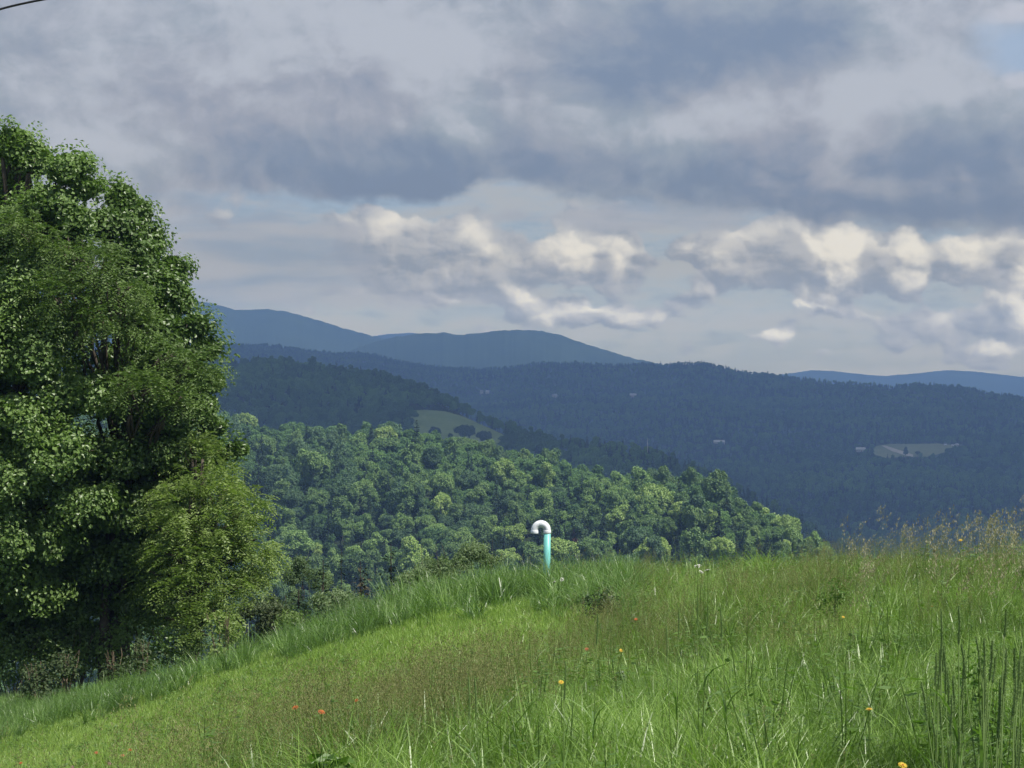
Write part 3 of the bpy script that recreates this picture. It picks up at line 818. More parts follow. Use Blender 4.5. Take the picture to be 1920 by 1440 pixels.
def woods_h1():
    rs = np.random.RandomState(77)
    u, r = rowfill(-0.30, 0.30, 325, 760, 4.8, 3)
    h = heights(u, r)
    ok = (h.argmax(0) == 1) & (r < D1(u) + 22) & (h.max(0) > -77)
    u, r, z = u[ok], r[ok], h.max(0)[ok]
    con = (rs.rand(len(u)) < 0.22 + 0.35 * (fbm(u * r / 55, r / 55, 2) > 0.12)) & (r < D1(u) - 25)
    s = np.clip(rs.normal(0.70, 0.19, len(u)), 0.36, 1.2) * np.where(con, 1.0 + 0.25 * rs.rand(len(u)), 1.0)
    s *= np.interp(u * F + 960, [1000, 1180, 1240, 1320, 1380, 1560], [1, .92, 1.12, 1.08, .85, .72]) 
    tone = rs.rand(len(u)) * 0.65 + (fbm(u * r / 70 + 7, r / 70, 2) + .5) * 0.55 - 0.1 + 0.22 * np.clip((r - D1(u) + 130) / 130, 0, 1)
    kind = rs.randint(0, len(KINDS), len(u)); ck = rs.randint(0, 3, len(u))
    red = np.zeros(len(u), bool)
    for (px, py) in ((1126, 975), (1092, 1000), (957, 1003), (1150, 1012)):
        top = (r * px2v(py))            # a few rust coloured trees
        dd = np.abs(u - px2u(px)) * F + np.abs((z + 8 * s - EYE) / r - px2v(py)) * F
        k = np.argmin(dd); red[k] = True; con[k] = True; s[k] = min(s[k], .8)
    # which trees show most: paint crowns far to near on a coarse picture
    W_, H_ = 960, 720
    buf = -np.ones((H_, W_), int)
    order = np.argsort(-r)
    for i in order:
        cx = (u[i] * F + 960) / 2; top = (720 - (z[i] + (11.0 if con[i] else 10.2) * s[i] - EYE) / r[i] * F) / 2
        rad = (1.7 if con[i] else 3.6) * s[i] / r[i] * F / 2; hh = 7.0 * s[i] / r[i] * F / 2
        x0, x1, y0, y1 = int(cx - rad * .8), int(cx + rad * .8) + 1, int(top), int(top + hh) + 1
        if x1 < 0 or x0 >= W_: continue
        buf[max(y0, 0):max(y1, 0), max(x0, 0):x1] = i
    yy, xx = np.mgrid[0:H_, 0:W_] * 2
    hid = (yy > skyline_meadow(xx)) | (xx < bigtree_right(yy))
    vis = np.bincount(buf[(buf >= 0) & ~hid], minlength=len(u))
    best = set(np.argsort(-vis)[:300].tolist())
    tones = [('dark green', (0.048, 0.092, 0.038)), ('blue green', (0.085, 0.148, 0.068)), ('mid green', (0.120, 0.195, 0.066)), ('fresh green', (0.175, 0.268, 0.085)), ('yellow green', (0.235, 0.325, 0.098))]
    tb = [0.22, 0.42, 0.68, 0.88]
    recs = []
    for i in sorted(best):
        px = u[i] * F + 960; py = 720 - (z[i] + 10 * s[i] - EYE) / r[i] * F
        rot = rs.rand() * 6.28
        if con[i]:
            o = link('spruce_tree', CM[ck[i]]); look = 'rust brown conifer' if red[i] else ('tall dark spruce' if s[i] > 1.05 else 'small dark spruce' if s[i] < .85 else 'dark spruce')
            cat = 'spruce tree'; o.color = (1, 1, 1, 1)
            if red[i]:
                o.data = RED
        else:
            t = int(np.searchsorted(tb, tone[i]))
            o = link('broadleaf_tree', WM[kind[i]]); c = tones[t][1]; j = 1.14 + rs.uniform(-.12, .12)
            o.color = (c[0] * j, c[1] * j, c[2] * j, 1)
            look = '%s %s broadleaf tree' % ({'round': 'round topped', 'tall': 'tall oval', 'spreading': 'spreading', 'slim': 'slender'}[KINDS[kind[i]]], tones[t][0]); cat = 'tree'
        o.location = (u[i] * r[i], r[i], z[i] - 0.4); o.rotation_euler = (0, 0, rot)
        o.scale = (s[i] * rs.uniform(.8, 1.15),) * 2 + (s[i] * rs.uniform(.9, 1.25),)
        below = (py - (720 - F * (sil1(u[i])))) 
        row = 'on the crest of the sunlit hill' if below < 28 else 'just below the crest of the sunlit hill' if below < 75 else 'halfway down the sunlit hill' if py < skyline_meadow(px) - 75 else 'low on the hill, behind the meadow grass'
        colm = ('beside the big tree' if px < 560 else 'under dark hill' if px < 760 else 'under pasture' if px < 940 else 'above vent pipe' if px < 1100 else 'right of vent pipe' if px < 1300 else 'near the hill end')
        recs.append([px, look, row, colm, o, cat])
    groups = {}
    for rec in recs: groups.setdefault((rec[1], rec[2], rec[3]), []).append(rec)
    num = ['leftmost', 'second from left', 'third from left', 'fourth from left', 'fifth from left', 'sixth from left', 'seventh from left', 'eighth from left', 'ninth from left', 'tenth from left']
    for (look, row, colm), rr in groups.items():
        rr.sort(key=lambda q: q[0])
        for k, rec in enumerate(rr):
            row = row.replace('on the crest of the sunlit hill', 'on the sunlit crest').replace('just below the crest of the sunlit hill', 'below the sunlit crest').replace('halfway down the sunlit hill', 'at sunlit mid slope').replace('low on the hill, behind the meadow grass', 'low behind meadow')
            lab = '%s %s %s' % (look, row, colm) if len(rr) == 1 else '%s %s %s, %s' % (look.replace(' broadleaf', ''), row, colm, (num[k] if k < len(num) - 1 and k < len(rr) - 1 else 'rightmost'))
            tag(rec[4], lab, rec[5], 'trees of the sunlit hillside wood')
    rest = np.array([i not in best for i in range(len(u))])
    idx = np.where(con[rest], len(KINDS) + ck[rest], kind[rest])
    coll = proto_collection('wood_plants', [far_copy(m, M['wood_far'], M['bark']) for m in WM] + CM)
    scatter('woodland', np.stack([u * r, r, z - .4], 1)[rest], rs.rand(rest.sum()) * 6.28, s[rest], idx, coll, 'sunlit mixed wood covering the hillside behind the meadow')
    return coll

M['rust'] = leafy('rust_needle_material', [(0.06, 0.03, 0.02), (0.10, 0.045, 0.03), (0.13, 0.065, 0.045)], 0.05, 0.7, 0.2, 0.3)
RED = far_copy(CM[1], M['rust'], M['darkwood'])
WCOLL = woods_h1()

# the pasture and the hayfield are patches of ground laid on the slopes, wherever no trees stand
def hit(px, py, layer=None, r0=420, r1=6000):
    """distance at which the line of sight through this point of the photograph meets the land"""
    u = px2u(px); v = px2v(py)
    rr = np.geomspace(r0, r1, 1400)
    h = heights(np.full_like(rr, u), rr)
    h = h.max(0) if layer is None else h[layer]
    z = EYE + v * rr
    k = np.argmax(h > z)
    return rr[k] if (h > z).any() else None

def in_poly(x, y, poly):
    x = np.asarray(x); inside = np.zeros(x.shape, bool); n = len(poly); j = n - 1
    for i in range(n):
        xi, yi = poly[i]; xj, yj = poly[j]
        inside ^= ((yi > y) != (yj > y)) & (x < (xj - xi) * (y - yi) / (yj - yi + 1e-12) + xi)
        j = i
    return inside
def proj(u, r, z): return u * F + 960, 720 - (z - EYE) / r * F

PASTURE = [(768, 772), (800, 770), (835, 773), (870, 783), (900, 797), (925, 808), (948, 819), (940, 834), (870, 852), (800, 846), (772, 800)]
HAY = [(1643, 838), (1668, 834), (1700, 834), (1758, 833), (1795, 837), (1775, 848), (1740, 858), (1700, 858), (1660, 860), (1634, 851)]

# far buildings: (px, py of the wall foot, width px, height px)
BUILT = [(1040, 746, 9, 7), (1187, 746, 12, 8), (903, 739, 6, 7), (914, 738, 6, 6), (1348, 832, 20, 6), (1614, 847, 17, 8), (1772, 837, 5, 4), (1787, 838, 6, 4), (1794, 837, 5, 5)]
CLEAR = [(b[0], b[1], b[2] / 2 + 4, hit(b[0], b[1], None, 1000)) for b in BUILT]
def far_woods():
    rs = np.random.RandomState(9)
    u, r = rowfill(-0.30, 0.30, 560, 1980, 8.5, 5)
    h = heights(u, r); z = h.max(0)
    px, py = proj(u, r, z)
    ok = (h.argmax(0) == 2) & (r < D2(u) + 30) & (z > -117)
    inp = in_poly(px, 720 - (z + 8 - EYE) / r * F, PASTURE) | in_poly(px, py, PASTURE)
    ok &= ~inp
    # drop what the sunlit hill hides for sure
    s1 = 720 - F * sil1(u)
    ok &= (720 - (z + 12 - EYE) / r * F) < s1 + 12
    u, r, z = u[ok], r[ok], z[ok]; px = px[ok]; py = py[ok]
    con = rs.rand(len(u)) < np.clip(0.12 + (px - 900) / 500 * 0.6, 0.12, 0.75)
    s = np.clip(rs.normal(1.0, 0.15, len(u)), 0.6, 1.4)
    # keep the tree in front of the pasture low
    idx = np.where(con, len(KINDS) + rs.randint(0, 3, len(u)), rs.randint(0, len(KINDS), len(u)))
    scatter('dark_woodland', np.stack([u * r, r, z - .5], 1), rs.rand(len(u)) * 6.28, s, idx, WCOLL, 'dense dark mixed wood on the shaded hill')
    # valley and ridge
    U2, R2 = [], []
    for a, b_, sp, sd in ((1650, 2600, 9.0, 11), (2600, 3600, 11.0, 12), (3600, 4700, 13.0, 13), (4700, 5900, 13.0, 14)):
        uu, rr = rowfill(-0.29, 0.29, a, b_, sp, sd); U2.append(uu); R2.append(rr)
    u = np.concatenate(U2); r = np.concatenate(R2)
    h = heights(u, r); z = h.max(0); px, py = proj(u, r, z)
    ok = (h.argmax(0) == 3) & (r < D3(u) + 25) & ~(in_poly(px, py, HAY) | in_poly(px, 720 - (z + 8 - EYE) / r * F, HAY))
    for cx, cy, cw, cd in CLEAR: ok &= ~((np.abs(px - cx) < cw) & (r < cd + 12) & (720 - (z + 9 - EYE) / r * F < cy) & (py > cy - 3) & (r > cd - 500))
    hidden_by = np.minimum(720 - F * sil1(u), 720 - F * sil2(u)); hidden_by = np.minimum(hidden_by, skyline_meadow(px) + 0 * u)
    ok &= (720 - (z + 16 - EYE) / r * F) < hidden_by + 10
    ok &= (rs.rand(len(u)) > 0.08 + 0.4 * (fbm(u * r / 190, r / 190, 3) > 0.19)) | (r > D3(u) - 80)
    u, r, z = u[ok], r[ok], z[ok]; px = px[ok]
    con = rs.rand(len(u)) < 0.30 + 0.4 * (fbm(u * r / 300 + 5, r / 300, 2) > 0.05) + 0.25 * (r > D3(u) - 60)
    near_crest = r > D3(u) - 60
    s = np.clip(rs.normal(1.08, 0.22, len(u)), 0.6, 1.8) * np.interp(px, [1350, 1500, 1920], [0.68, 0.9, 0.9]) ** near_crest
    idx = np.where(con, len(KINDS) + rs.randint(0, 3, len(u)), rs.randint(0, len(KINDS), len(u)))
    scatter('forest', np.stack([u * r, r, z - .5], 1), rs.rand(len(u)) * 6.28, s, idx, WCOLL, 'blue dark forest covering the far valley and ridge')
    return len(u)

if 'nofar' not in TEST: print('FAR TREES', far_woods())
WOODS_DONE = True

def field(name, poly, mat, label, lift=0.3, r0=900, nu=60, nr=60):
    """a patch of open ground following the slope inside an outline"""
    us = np.linspace(px2u(min(p[0] for p in poly)), px2u(max(p[0] for p in poly)), nu)
    rs_ = [hit(p[0], p[1], None, r0) for p in poly]; rs_ = [q for q in rs_ if q]
    rr = np.linspace(min(rs_) - 30, max(rs_) + 30, nr)
    U_, R_ = np.meshgrid(us, rr); z = heights(U_, R_).max(0)
    px, py = proj(U_, R_, z)
    ins = in_poly(px, py, poly)
    q = ins[:-1, :-1] | ins[1:, :-1] | ins[:-1, 1:] | ins[1:, 1:]
    V = np.stack([U_ * R_, R_, z + lift], -1).reshape(-1, 3)
    f = grid_faces(nr, nu, q)
    if not len(f): return None
    used = np.unique(f); remap = -np.ones(len(V), int); remap[used] = np.arange(len(used))
    o = link(name, mesh_np(name, V[used], [remap[f]], [mat], smooth=True))
    return tag(o, label, None, None, 'structure')
field('pasture', PASTURE, M['pasture'], 'olive pasture on the shoulder of the dark hill', 0.6, 1000, 90, 160)
field('hayfield', HAY, M['hayfield'], 'pale hayfield deep in the far valley', 1.2, 1700, 90, 140)

# the track crossing the hayfield, and the few trees standing free on the open land
field('road', [(1653, 838), (1660, 838), (1685, 846), (1712, 855), (1712, 859), (1700, 857), (1672, 848)], M['gravel'], 'pale farm track slanting across the hayfield', 2.0, 1700, 160, 300)
def free_tree(px, py, s, kind, label, r0, c=(0.05, 0.085, 0.035), wide=1.0):
    d = hit(px, py, None, r0)
    if d is None: return
    u = px2u(px); z = float(heights(np.array([u]), np.array([d])).max())
    if kind == 'spruce': o = link('spruce_tree', CM[1]); cat = 'spruce tree'
    else: o = link('broadleaf_tree', WM[kind]); o.color = (*c, 1); cat = 'tree'
    o.location = (u * d, d, z - .4); o.scale = (s * wide, s * wide, s); tag(o, label, cat, 'trees standing free on the far fields')
free_tree(1698, 858, 1.5, 1, 'tall narrow tree in front of the hayfield', 1700, wide=.75)
free_tree(1721, 858, 1.0, 0, 'small round tree right of the tall one on the hayfield', 1700)
free_tree(872, 838, 1.7, 0, 'big round tree at the lower edge of the pasture', 1000, wide=1.1)
free_tree(815, 832, 1.2, 3, 'small round tree low on the pasture, left of the bigger one', 1000)
free_tree(908, 842, 1.4, 0, 'round tree right of the biggest one under the pasture', 1000)
free_tree(845, 842, 1.0, 6, 'bushy tree between the two round ones under the pasture', 1000)

# ------------------------------------------------------------------ houses and barns in the valley
def mat_flat(name, c, r=.6): return plain(name, c, r, .3, .06, .5)
M['wall_white'] = mat_flat('white_clapboard_material', (.55, .55, .53)); M['roof_grey'] = mat_flat('grey_roof_material', (.30, .31, .33), .5); M['roof_white'] = mat_flat('metal_roof_material', (.5, .51, .53), .5)
M['pane'] = mat_flat('window_glass_material', (.05, .06, .07), .15); M['wood_door'] = mat_flat('door_material', (.25, .18, .12))
def building(i, label, cat, name, roof, rot=.35):
    px, py, wpx, hpx = BUILT[i]; d = hit(px, py, None, 1000); u = px2u(px); k = d / F
    z = float(heights(np.array([u]), np.array([d])).max()); w = wpx * k / 2; h = hpx * k * .55; dp = max(w * .6, 3.0); rh = hpx * k * .45
    root = empty(name, (u * d, d, z)); root.rotation_euler = (0, 0, rot); tag(root, label, cat)
    b = Bag(); b.box((0, 0, h / 2 - 1), (w, dp, h / 2 + 1)); g = np.array([[s * w, t, zz] for s in (-1, 1) for t, zz in ((-dp, h), (dp, h), (0, h + rh))])
    b.add(g, [np.array([[0, 1, 2], [3, 5, 4]])]); link('wall', b.mesh('wall', [M['wall_white']]), root)
    b = Bag()
    for s in (-1, 1):
        e = .35; a = np.array([-w - e, s * (dp + e), h - e * rh / dp]); c = np.array([-w - e, 0, h + rh]); n = np.array([0, 0, .18])
        A = [a + n, c + n, c + n * 2, a + n * 2]; B = [q + np.array([2 * w + 2 * e, 0, 0]) for q in A]
        b.add(np.array(A + B), [np.array([[0, 1, 2, 3], [4, 7, 6, 5], [0, 4, 5, 1], [3, 2, 6, 7], [1, 5, 6, 2], [0, 3, 7, 4]])])
    link('roof', b.mesh('roof', [M[roof]]), root)
    nw = max(2, int(w / 1.6))
    for q in range(nw):
        b = Bag(); xx = -w + (q + .5) * 2 * w / nw
        if q == nw // 2: b.box((xx, -dp - .03, 1.0), (.55, .04, 1.05)); link('door', b.mesh('door', [M['wood_door']]), root)
        else: b.box((xx, -dp - .03, min(h - .8, 1.6)), (.45, .04, .6)); link('window', b.mesh('window', [M['pane']]), root)
building(0, 'small white house high on the far valley slope, left of centre', 'house', 'house', 'roof_grey')
building(1, 'white farmhouse high on the far valley slope, right of the small one', 'house', 'house', 'roof_white', -.3)
building(2, 'tiny pale house above the pasture, left one of two', 'house', 'house', 'roof_grey', .1)
building(3, 'tiny pale house above the pasture, right one of two', 'house', 'house', 'roof_white', -.2)
building(4, 'long low white barn in the middle of the valley', 'barn', 'barn', 'roof_white', .05)
building(5, 'white roofed barn left of the hayfield', 'barn', 'barn', 'roof_white', -.35)
building(6, 'little white house at the right end of the hayfield, leftmost of three', 'house', 'house', 'roof_white', .2)
building(7, 'little white house at the right end of the hayfield, middle of three', 'house', 'house', 'roof_white', -.1)
building(8, 'little white house at the right end of the hayfield, rightmost of three', 'house', 'house', 'roof_white', .3)

# bleached dead trunk standing out of the dark conifers
def dead_tree(px, py_top, d, label):
    u = px2u(px); z = float(heights(np.array([u]), np.array([d])).max()); zt = EYE + px2v(py_top) * d
    root = empty('dead_tree', (u * d, d, z)); tag(root, label, 'dead tree'); h = zt - z
    b = Bag(); b.tube([(0, 0, -1), (.1, 0, h * .5), (0, .1, h)], [.2, .17, .09], 7); link('trunk', b.mesh('trunk', [M['bleach']]), root)
    rs = np.random.RandomState(3)
    for q in range(5):
        b = Bag(); a = rs.rand() * 6.28; zz = h * rs.uniform(.55, .95); b.tube([(0, 0, zz), (math.cos(a) * .8, math.sin(a) * .8, zz + .5), (math.cos(a) * 1.3, math.sin(a) * 1.3, zz + 1.1)], [.1, .07, .03], 5); link('branch', b.mesh('branch', [M['bleach']]), root)
M['bleach'] = plain('bleached_wood_material', (.62, .60, .56), .8, .2, .1, 2.0)
dead_tree(1214, 822, 1272, 'pale bleached dead tree trunk among the dark conifers')

def at(px, py, d): return np.array([(px - 960) / F * d, d, EYE + (720 - py) / F * d])
def gz(x, y): return float(meadow(np.array([x]), np.array([y]))[0])

# ------------------------------------------------------------------ the big trees at the left
def big_tree(name, label, cat, base, lobes_px, leafmat, seed, mode='leaf', cr=0.5, per=34, L=0.13, W=0.11, dens=1.0, trunk_r=0.28, **kw):
    rs = np.random.RandomState(seed)
    bx, by = base; bz_ = gz(bx, by)
    root = empty(name, (bx, by, bz_)); tag(root, label, cat)
    off = np.array([bx, by, bz_])
    lobes = []
    for (px, py, d, rx, rz_) in lobes_px:
        c = at(px, py, d); k = d / F
        lobes.append((c - off, np.array([rx * k, (rx + rz_) / 2 * k * 0.9, rz_ * k])))
    if mode == 'leaf': V, f = crown_geo(lobes, cr, per, L, W, rs, dens=dens, **kw)
    else: V, f = feather_geo(lobes, cr, per, rs, dens=dens, **kw)
    link('crown', mesh_np('crown', V, [f], [leafmat]), root)
    b = Bag()
    top = max(l[0][2] for l in lobes)
    cx = np.mean([l[0][0] for l in lobes]); 
    stem = np.array([[0, 0, -0.6], [0.05, 0, top * .2], [cx * .25, .1, top * .45], [cx * .5, 0, top * .75], [cx * .6, .1, top * .98]])
    b.tube(stem, [trunk_r * 1.3, trunk_r, trunk_r * .8, trunk_r * .45, .03], 10)
    for c, r in lobes:
        t = np.clip(c[2] / top * 0.62, 0.08, 0.85); a = np.array([np.interp(t, [0, .2, .45, .75, .98], stem[:, k]) for k in range(3)])
        limb(b, a, c, trunk_r * 0.36, 0.03, rs)
        for q in range(5):
            d = rand_dirs(1, rs)[0]; d[2] = abs(d[2]) * .6
            limb(b, a + (c - a) * rs.uniform(.5, .95), c + d * r * 0.9, 0.035, 0.008, rs, 5, 5)
    link('trunk', b.mesh('trunk', [M['bark']], True), root)
    return root

if 'notree' not in TEST:
    big_tree('maple_tree', 'tallest maple at the left edge, glossy mid green leaves', 'maple tree', (-11.6, 43.0),
             [(28, 275, 43, 42, 42), (70, 300, 43, 34, 34), (10, 350, 43.3, 60, 40), (125, 318, 42, 46, 34), (158, 352, 42, 30, 26), (95, 380, 42, 60, 38), (-80, 330, 44, 120, 100), (150, 415, 42, 36, 32), (20, 430, 42.5, 70, 44),
              (-120, 500, 43, 180, 150), (75, 490, 42, 80, 50), (0, 560, 41.4, 80, 55), (110, 600, 41.5, 70, 45), (-60, 650, 41, 130, 80), (50, 680, 41, 80, 50), (140, 740, 41.2, 70, 45),
              (10, 780, 40.8, 90, 50), (-90, 820, 41.5, 160, 110), (110, 850, 40.6, 75, 45), (30, 900, 40.8, 80, 45), (150, 940, 41.2, 60, 36), (-30, 1000, 41.4, 150, 90), (70, 1010, 41.4, 80, 45), (20, 1090, 41.8, 110, 50),
              (-100, 1110, 43.5, 160, 110), (70, 1120, 43.2, 110, 60), (20, 1190, 43.6, 120, 50), (40, 480, 44.3, 130, 130), (20, 700, 44.0, 170, 150), (60, 900, 43.8, 170, 150)],
             M['maple'], 1, cr=0.40, per=150, L=0.092, W=0.070, dens=0.66, trunk_r=0.34, inner=0.5, flat=.8)
    big_tree('maple_tree', 'dark maple right of the tallest one, its edge against the sky', 'maple tree', (-8.7, 43.5),
             [(228, 372, 43.5, 36, 32), (262, 400, 43.5, 28, 30), (205, 420, 43, 44, 40), (285, 455, 43.5, 28, 32), (245, 470, 43, 40, 36), (322, 505, 43.5, 30, 30), (290, 540, 43, 44, 36), (338, 560, 43.5, 26, 34), (230, 560, 43, 60, 50),
              (318, 620, 43, 44, 38), (365, 612, 43, 32, 26), (385, 655, 43, 34, 26), (330, 690, 43, 44, 32), (260, 660, 43, 70, 50), (400, 715, 43, 26, 24), (372, 760, 43, 46, 34), (400, 800, 43, 30, 22), (290, 770, 42.6, 70, 50), (210, 740, 42.6, 60, 50),
              (445, 842, 42.8, 26, 14), (395, 855, 43, 40, 24), (330, 850, 42.5, 60, 40), (240, 860, 42.3, 75, 48), (290, 940, 42.5, 70, 45), (205, 960, 42, 80, 50), (330, 1010, 42.8, 70, 50), (240, 1050, 42.4, 80, 45),
              (160, 1040, 42.8, 80, 50), (190, 1120, 43.3, 100, 45), (120, 1190, 43.6, 100, 45), (300, 1130, 43.2, 90, 50), (250, 560, 44.8, 75, 120), (300, 740, 44.6, 85, 130), (280, 930, 44.4, 120, 140), (240, 1090, 44.4, 140, 90)],
             M['maple'], 2, cr=0.36, per=135, L=0.090, W=0.068, dens=0.7, trunk_r=0.26, inner=0.5, flat=.8)
    big_tree('ash_tree', 'feathery green tree leaning out in front of the two maples', 'ash tree', (-8.9, 43.0),
             [(120, 460, 41.5, 46, 34), (180, 500, 41, 52, 36), (225, 540, 41, 36, 30), (110, 560, 40.8, 55, 34), (190, 600, 41, 50, 34), (250, 620, 41.4, 36, 26), (300, 670, 41.5, 44, 26), (355, 690, 41.5, 38, 34), (270, 730, 41, 50, 30), (340, 745, 41.4, 36, 26), (50, 430, 41.5, 50, 30)],
             M['feather2'], 3, mode='feather', cr=0.36, per=24, dens=0.8, trunk_r=0.12)
    big_tree('ash_tree', 'bright yellow green feathery tree low at the right of the maples', 'ash tree', (-6.7, 41.5),
             [(385, 895, 42, 48, 30), (420, 925, 41.5, 40, 34), (345, 950, 41, 50, 36), (450, 960, 41.6, 34, 36), (400, 990, 41, 50, 36), (468, 1020, 41.5, 30, 38), (420, 1050, 41, 45, 34), (478, 1072, 41.8, 24, 30), (340, 1045, 40.8, 50, 30),
              (365, 1100, 40.6, 45, 28), (435, 1105, 41, 36, 24), (330, 1120, 40.6, 40, 24), (395, 1145, 40.4, 26, 20), (360, 850, 42, 36, 20), (345, 1160, 40.5, 40, 26), (375, 1190, 40.2, 30, 20), (300, 1080, 40.8, 36, 28), (310, 990, 41.0, 34, 24)],
             M['feather'], 4, mode='feather', cr=0.32, per=24, dens=0.85, trunk_r=0.10)
    # undergrowth along the foot of the trees
    for i, (px, py, d, w, h, mt, lab) in enumerate([
            (75, 1262, 37.5, 42, 30, 'shrub', 'pale grey green shrub at the foot of the tallest maple'),
            (122, 1240, 37.8, 34, 34, 'shrub', 'scraggly pale shrub between the maples, reaching over the lawn fringe'),
            (265, 1215, 38.5, 18, 22, 'shrub', 'small dull twiggy bush at the foot of the dark maple'),
            (215, 1228, 39.5, 26, 18, 'shrub', 'low pale ferny bush below the dark maple'),
            (330, 1190, 40.5, 60, 36, 'maple', 'broad dark bush under the bright feathery tree'),
            (250, 1160, 42.5, 80, 50, 'maple', 'dark green bush deep in the shade of the maples'),
            (420, 1165, 39.5, 40, 34, 'feather', 'light green bush at the right foot of the feathery tree'),
            (20, 1230, 42.5, 80, 60, 'maple', 'dark bush filling the shade at the left edge'),
            (140, 1205, 42.8, 90, 50, 'maple', 'low dark bush behind the scraggly shrub')]):
        c = at(px, py, d); k = d / F; zb = gz(c[0], d)
        rs = np.random.RandomState(50 + i)
        root = empty('bush', (c[0], d, zb)); tag(root, lab, 'bush')
        hz = c[2] - zb
        lob = [(np.array([rs.uniform(-.5, .5) * w * k, rs.uniform(-.3, .3), hz * rs.uniform(.55, 1.0)]), np.array([w * k * .55, .35, h * k * .6])) for _ in range(4)]
        V, f = crown_geo(lob, 0.22, 16, 0.085, 0.05, rs, dens=0.9, inner=0.1)
        link('foliage', mesh_np('foliage', V, [f], [M[mt]]), root)
        b = Bag()
        for q in range(9):
            d_ = rand_dirs(1, rs)[0] * np.array([w * k * .9, .3, 0]); limb(b, (0, 0, -.1), d_ + np.array([0, 0, hz + h * k * rs.uniform(.2, .7)]), 0.018, 0.004, rs, 4, 6)
        link('stem', b.mesh('stem', [M['deadtwig'] if mt != 'maple' else M['bark']]), root)

# ------------------------------------------------------------------ small conifers and bushes just beyond the crest
M['drybrown'] = leafy('brownish_needle_material', [(0.035, 0.035, 0.02), (0.06, 0.055, 0.03), (0.10, 0.085, 0.05)], 0.05, 0.7, 0.2, 0.5)
def mid_plants():
    for i, (px, py, d, Ht, R, lab) in enumerate([
            (606, 1050, 56, 6.0, 1.05, 'thin dark young spruce with bare lower branches, beyond the grass at the left'),
            (676, 1052, 60, 6.0, 1.0, 'brownish young spruce between the thin one and the stout one'),
            (733, 1020, 58, 6.5, 1.35, 'stout dark young spruce standing up behind the tall grass'),
            (560, 1105, 52, 4.6, 0.8, 'small dark spruce tip low beside the bushes at the left'),
            (640, 1030, 95, 11, 1.2, 'blue grey spruce farther down the slope behind the young ones')]):
        c = at(px, py, d); zb = gz(c[0], d); hh = c[2] - zb
        b = conifer(300 + i, Ht=hh, R=R, tiers=int(16 + hh * 2), per=60, ragged=0.4, leaf=(0.42 * 11 / hh * .55, 0.12 * 11 / hh * .55))
        me_l = [x for x in range(len(b.F)) if b.I[x] == 0]
        root = empty('spruce_tree', (c[0], d, zb)); tag(root, lab, 'spruce tree', 'young spruces beyond the meadow')
        V = np.concatenate(b.V); n0 = len(b.V[0])
        link('crown', mesh_np('crown', b.V[0], [b.F[0]], [M['spruce'] if i in (0, 2, 3, 4) else M['drybrown']]), root)
        bb = Bag(); bb.tube([(0, 0, -.5), (0, 0, hh * .5), (0, 0, hh)], [0.08, .05, .01], 6)
        link('trunk', bb.mesh('trunk', [M['darkwood']]), root)
    for i, (px, py, d, w, h, mt, lab) in enumerate([
            (885, 1014, 62, 60, 46, 'willow', 'pale grey green willow bush left of the vent pipe'),
            (815, 1028, 66, 40, 55, 'willow', 'willow bush with upright pale leaves beside the larger one'),
            (775, 1062, 60, 44, 40, 'willow', 'loose pale bush right of the stout young spruce'),
            (512, 1116, 50, 30, 36, 'shrub', 'dull bush beside the bright feathery tree'),
            (470, 1125, 50, 44, 40, 'shrub', 'grey green bush behind the feathery tree'),
            (545, 1150, 46, 34, 24, 'feather2', 'small green bush at the edge of the lawn fringe'),
            (635, 1105, 52, 60, 34, 'willow', 'wide pale bush around the thin young spruces'),
            (570, 1040, 72, 50, 50, 'willow', 'round grey green bush down the slope, beside the feathery tree')]):
        c = at(px, py, d); k = d / F; zb = gz(c[0], d); rs = np.random.RandomState(80 + i)
        root = empty('bush', (c[0], d, zb)); tag(root, lab, 'bush')
        hz = c[2] - zb
        lob = []
        for _ in range(7): q = rs.uniform(-.75, .75); lob.append((np.array([q * w * k, rs.uniform(-.5, .5), hz - h * k * (0.25 + 1.3 * q * q + rs.uniform(0, .5))]), np.array([w * k * .36, .5, h * k * .34]) * rs.uniform(.7, 1.1)))
        for _ in range(4): lob.append((np.array([rs.uniform(-.5, .5) * w * k, 0, hz * rs.uniform(.25, .7)]), np.array([w * k * .6, .6, hz * .2])))
        V, f = crown_geo(lob, 0.24, 26, 0.11, 0.04, rs, dens=0.9, inner=0.15, up=.2)
        link('foliage', mesh_np('foliage', V, [f], [M[mt]]), root)
        b = Bag()
        for q in range(10):
            d_ = rand_dirs(1, rs)[0] * np.array([w * k * .8, .4, 0]); limb(b, (0, 0, -.3), d_ + np.array([0, 0, hz * rs.uniform(.8, 1.02)]), 0.035, 0.005, rs, 4, 6)
        link('stem', b.mesh('stem', [M['bark']]), root)
if 'nomid' not in TEST: mid_plants()

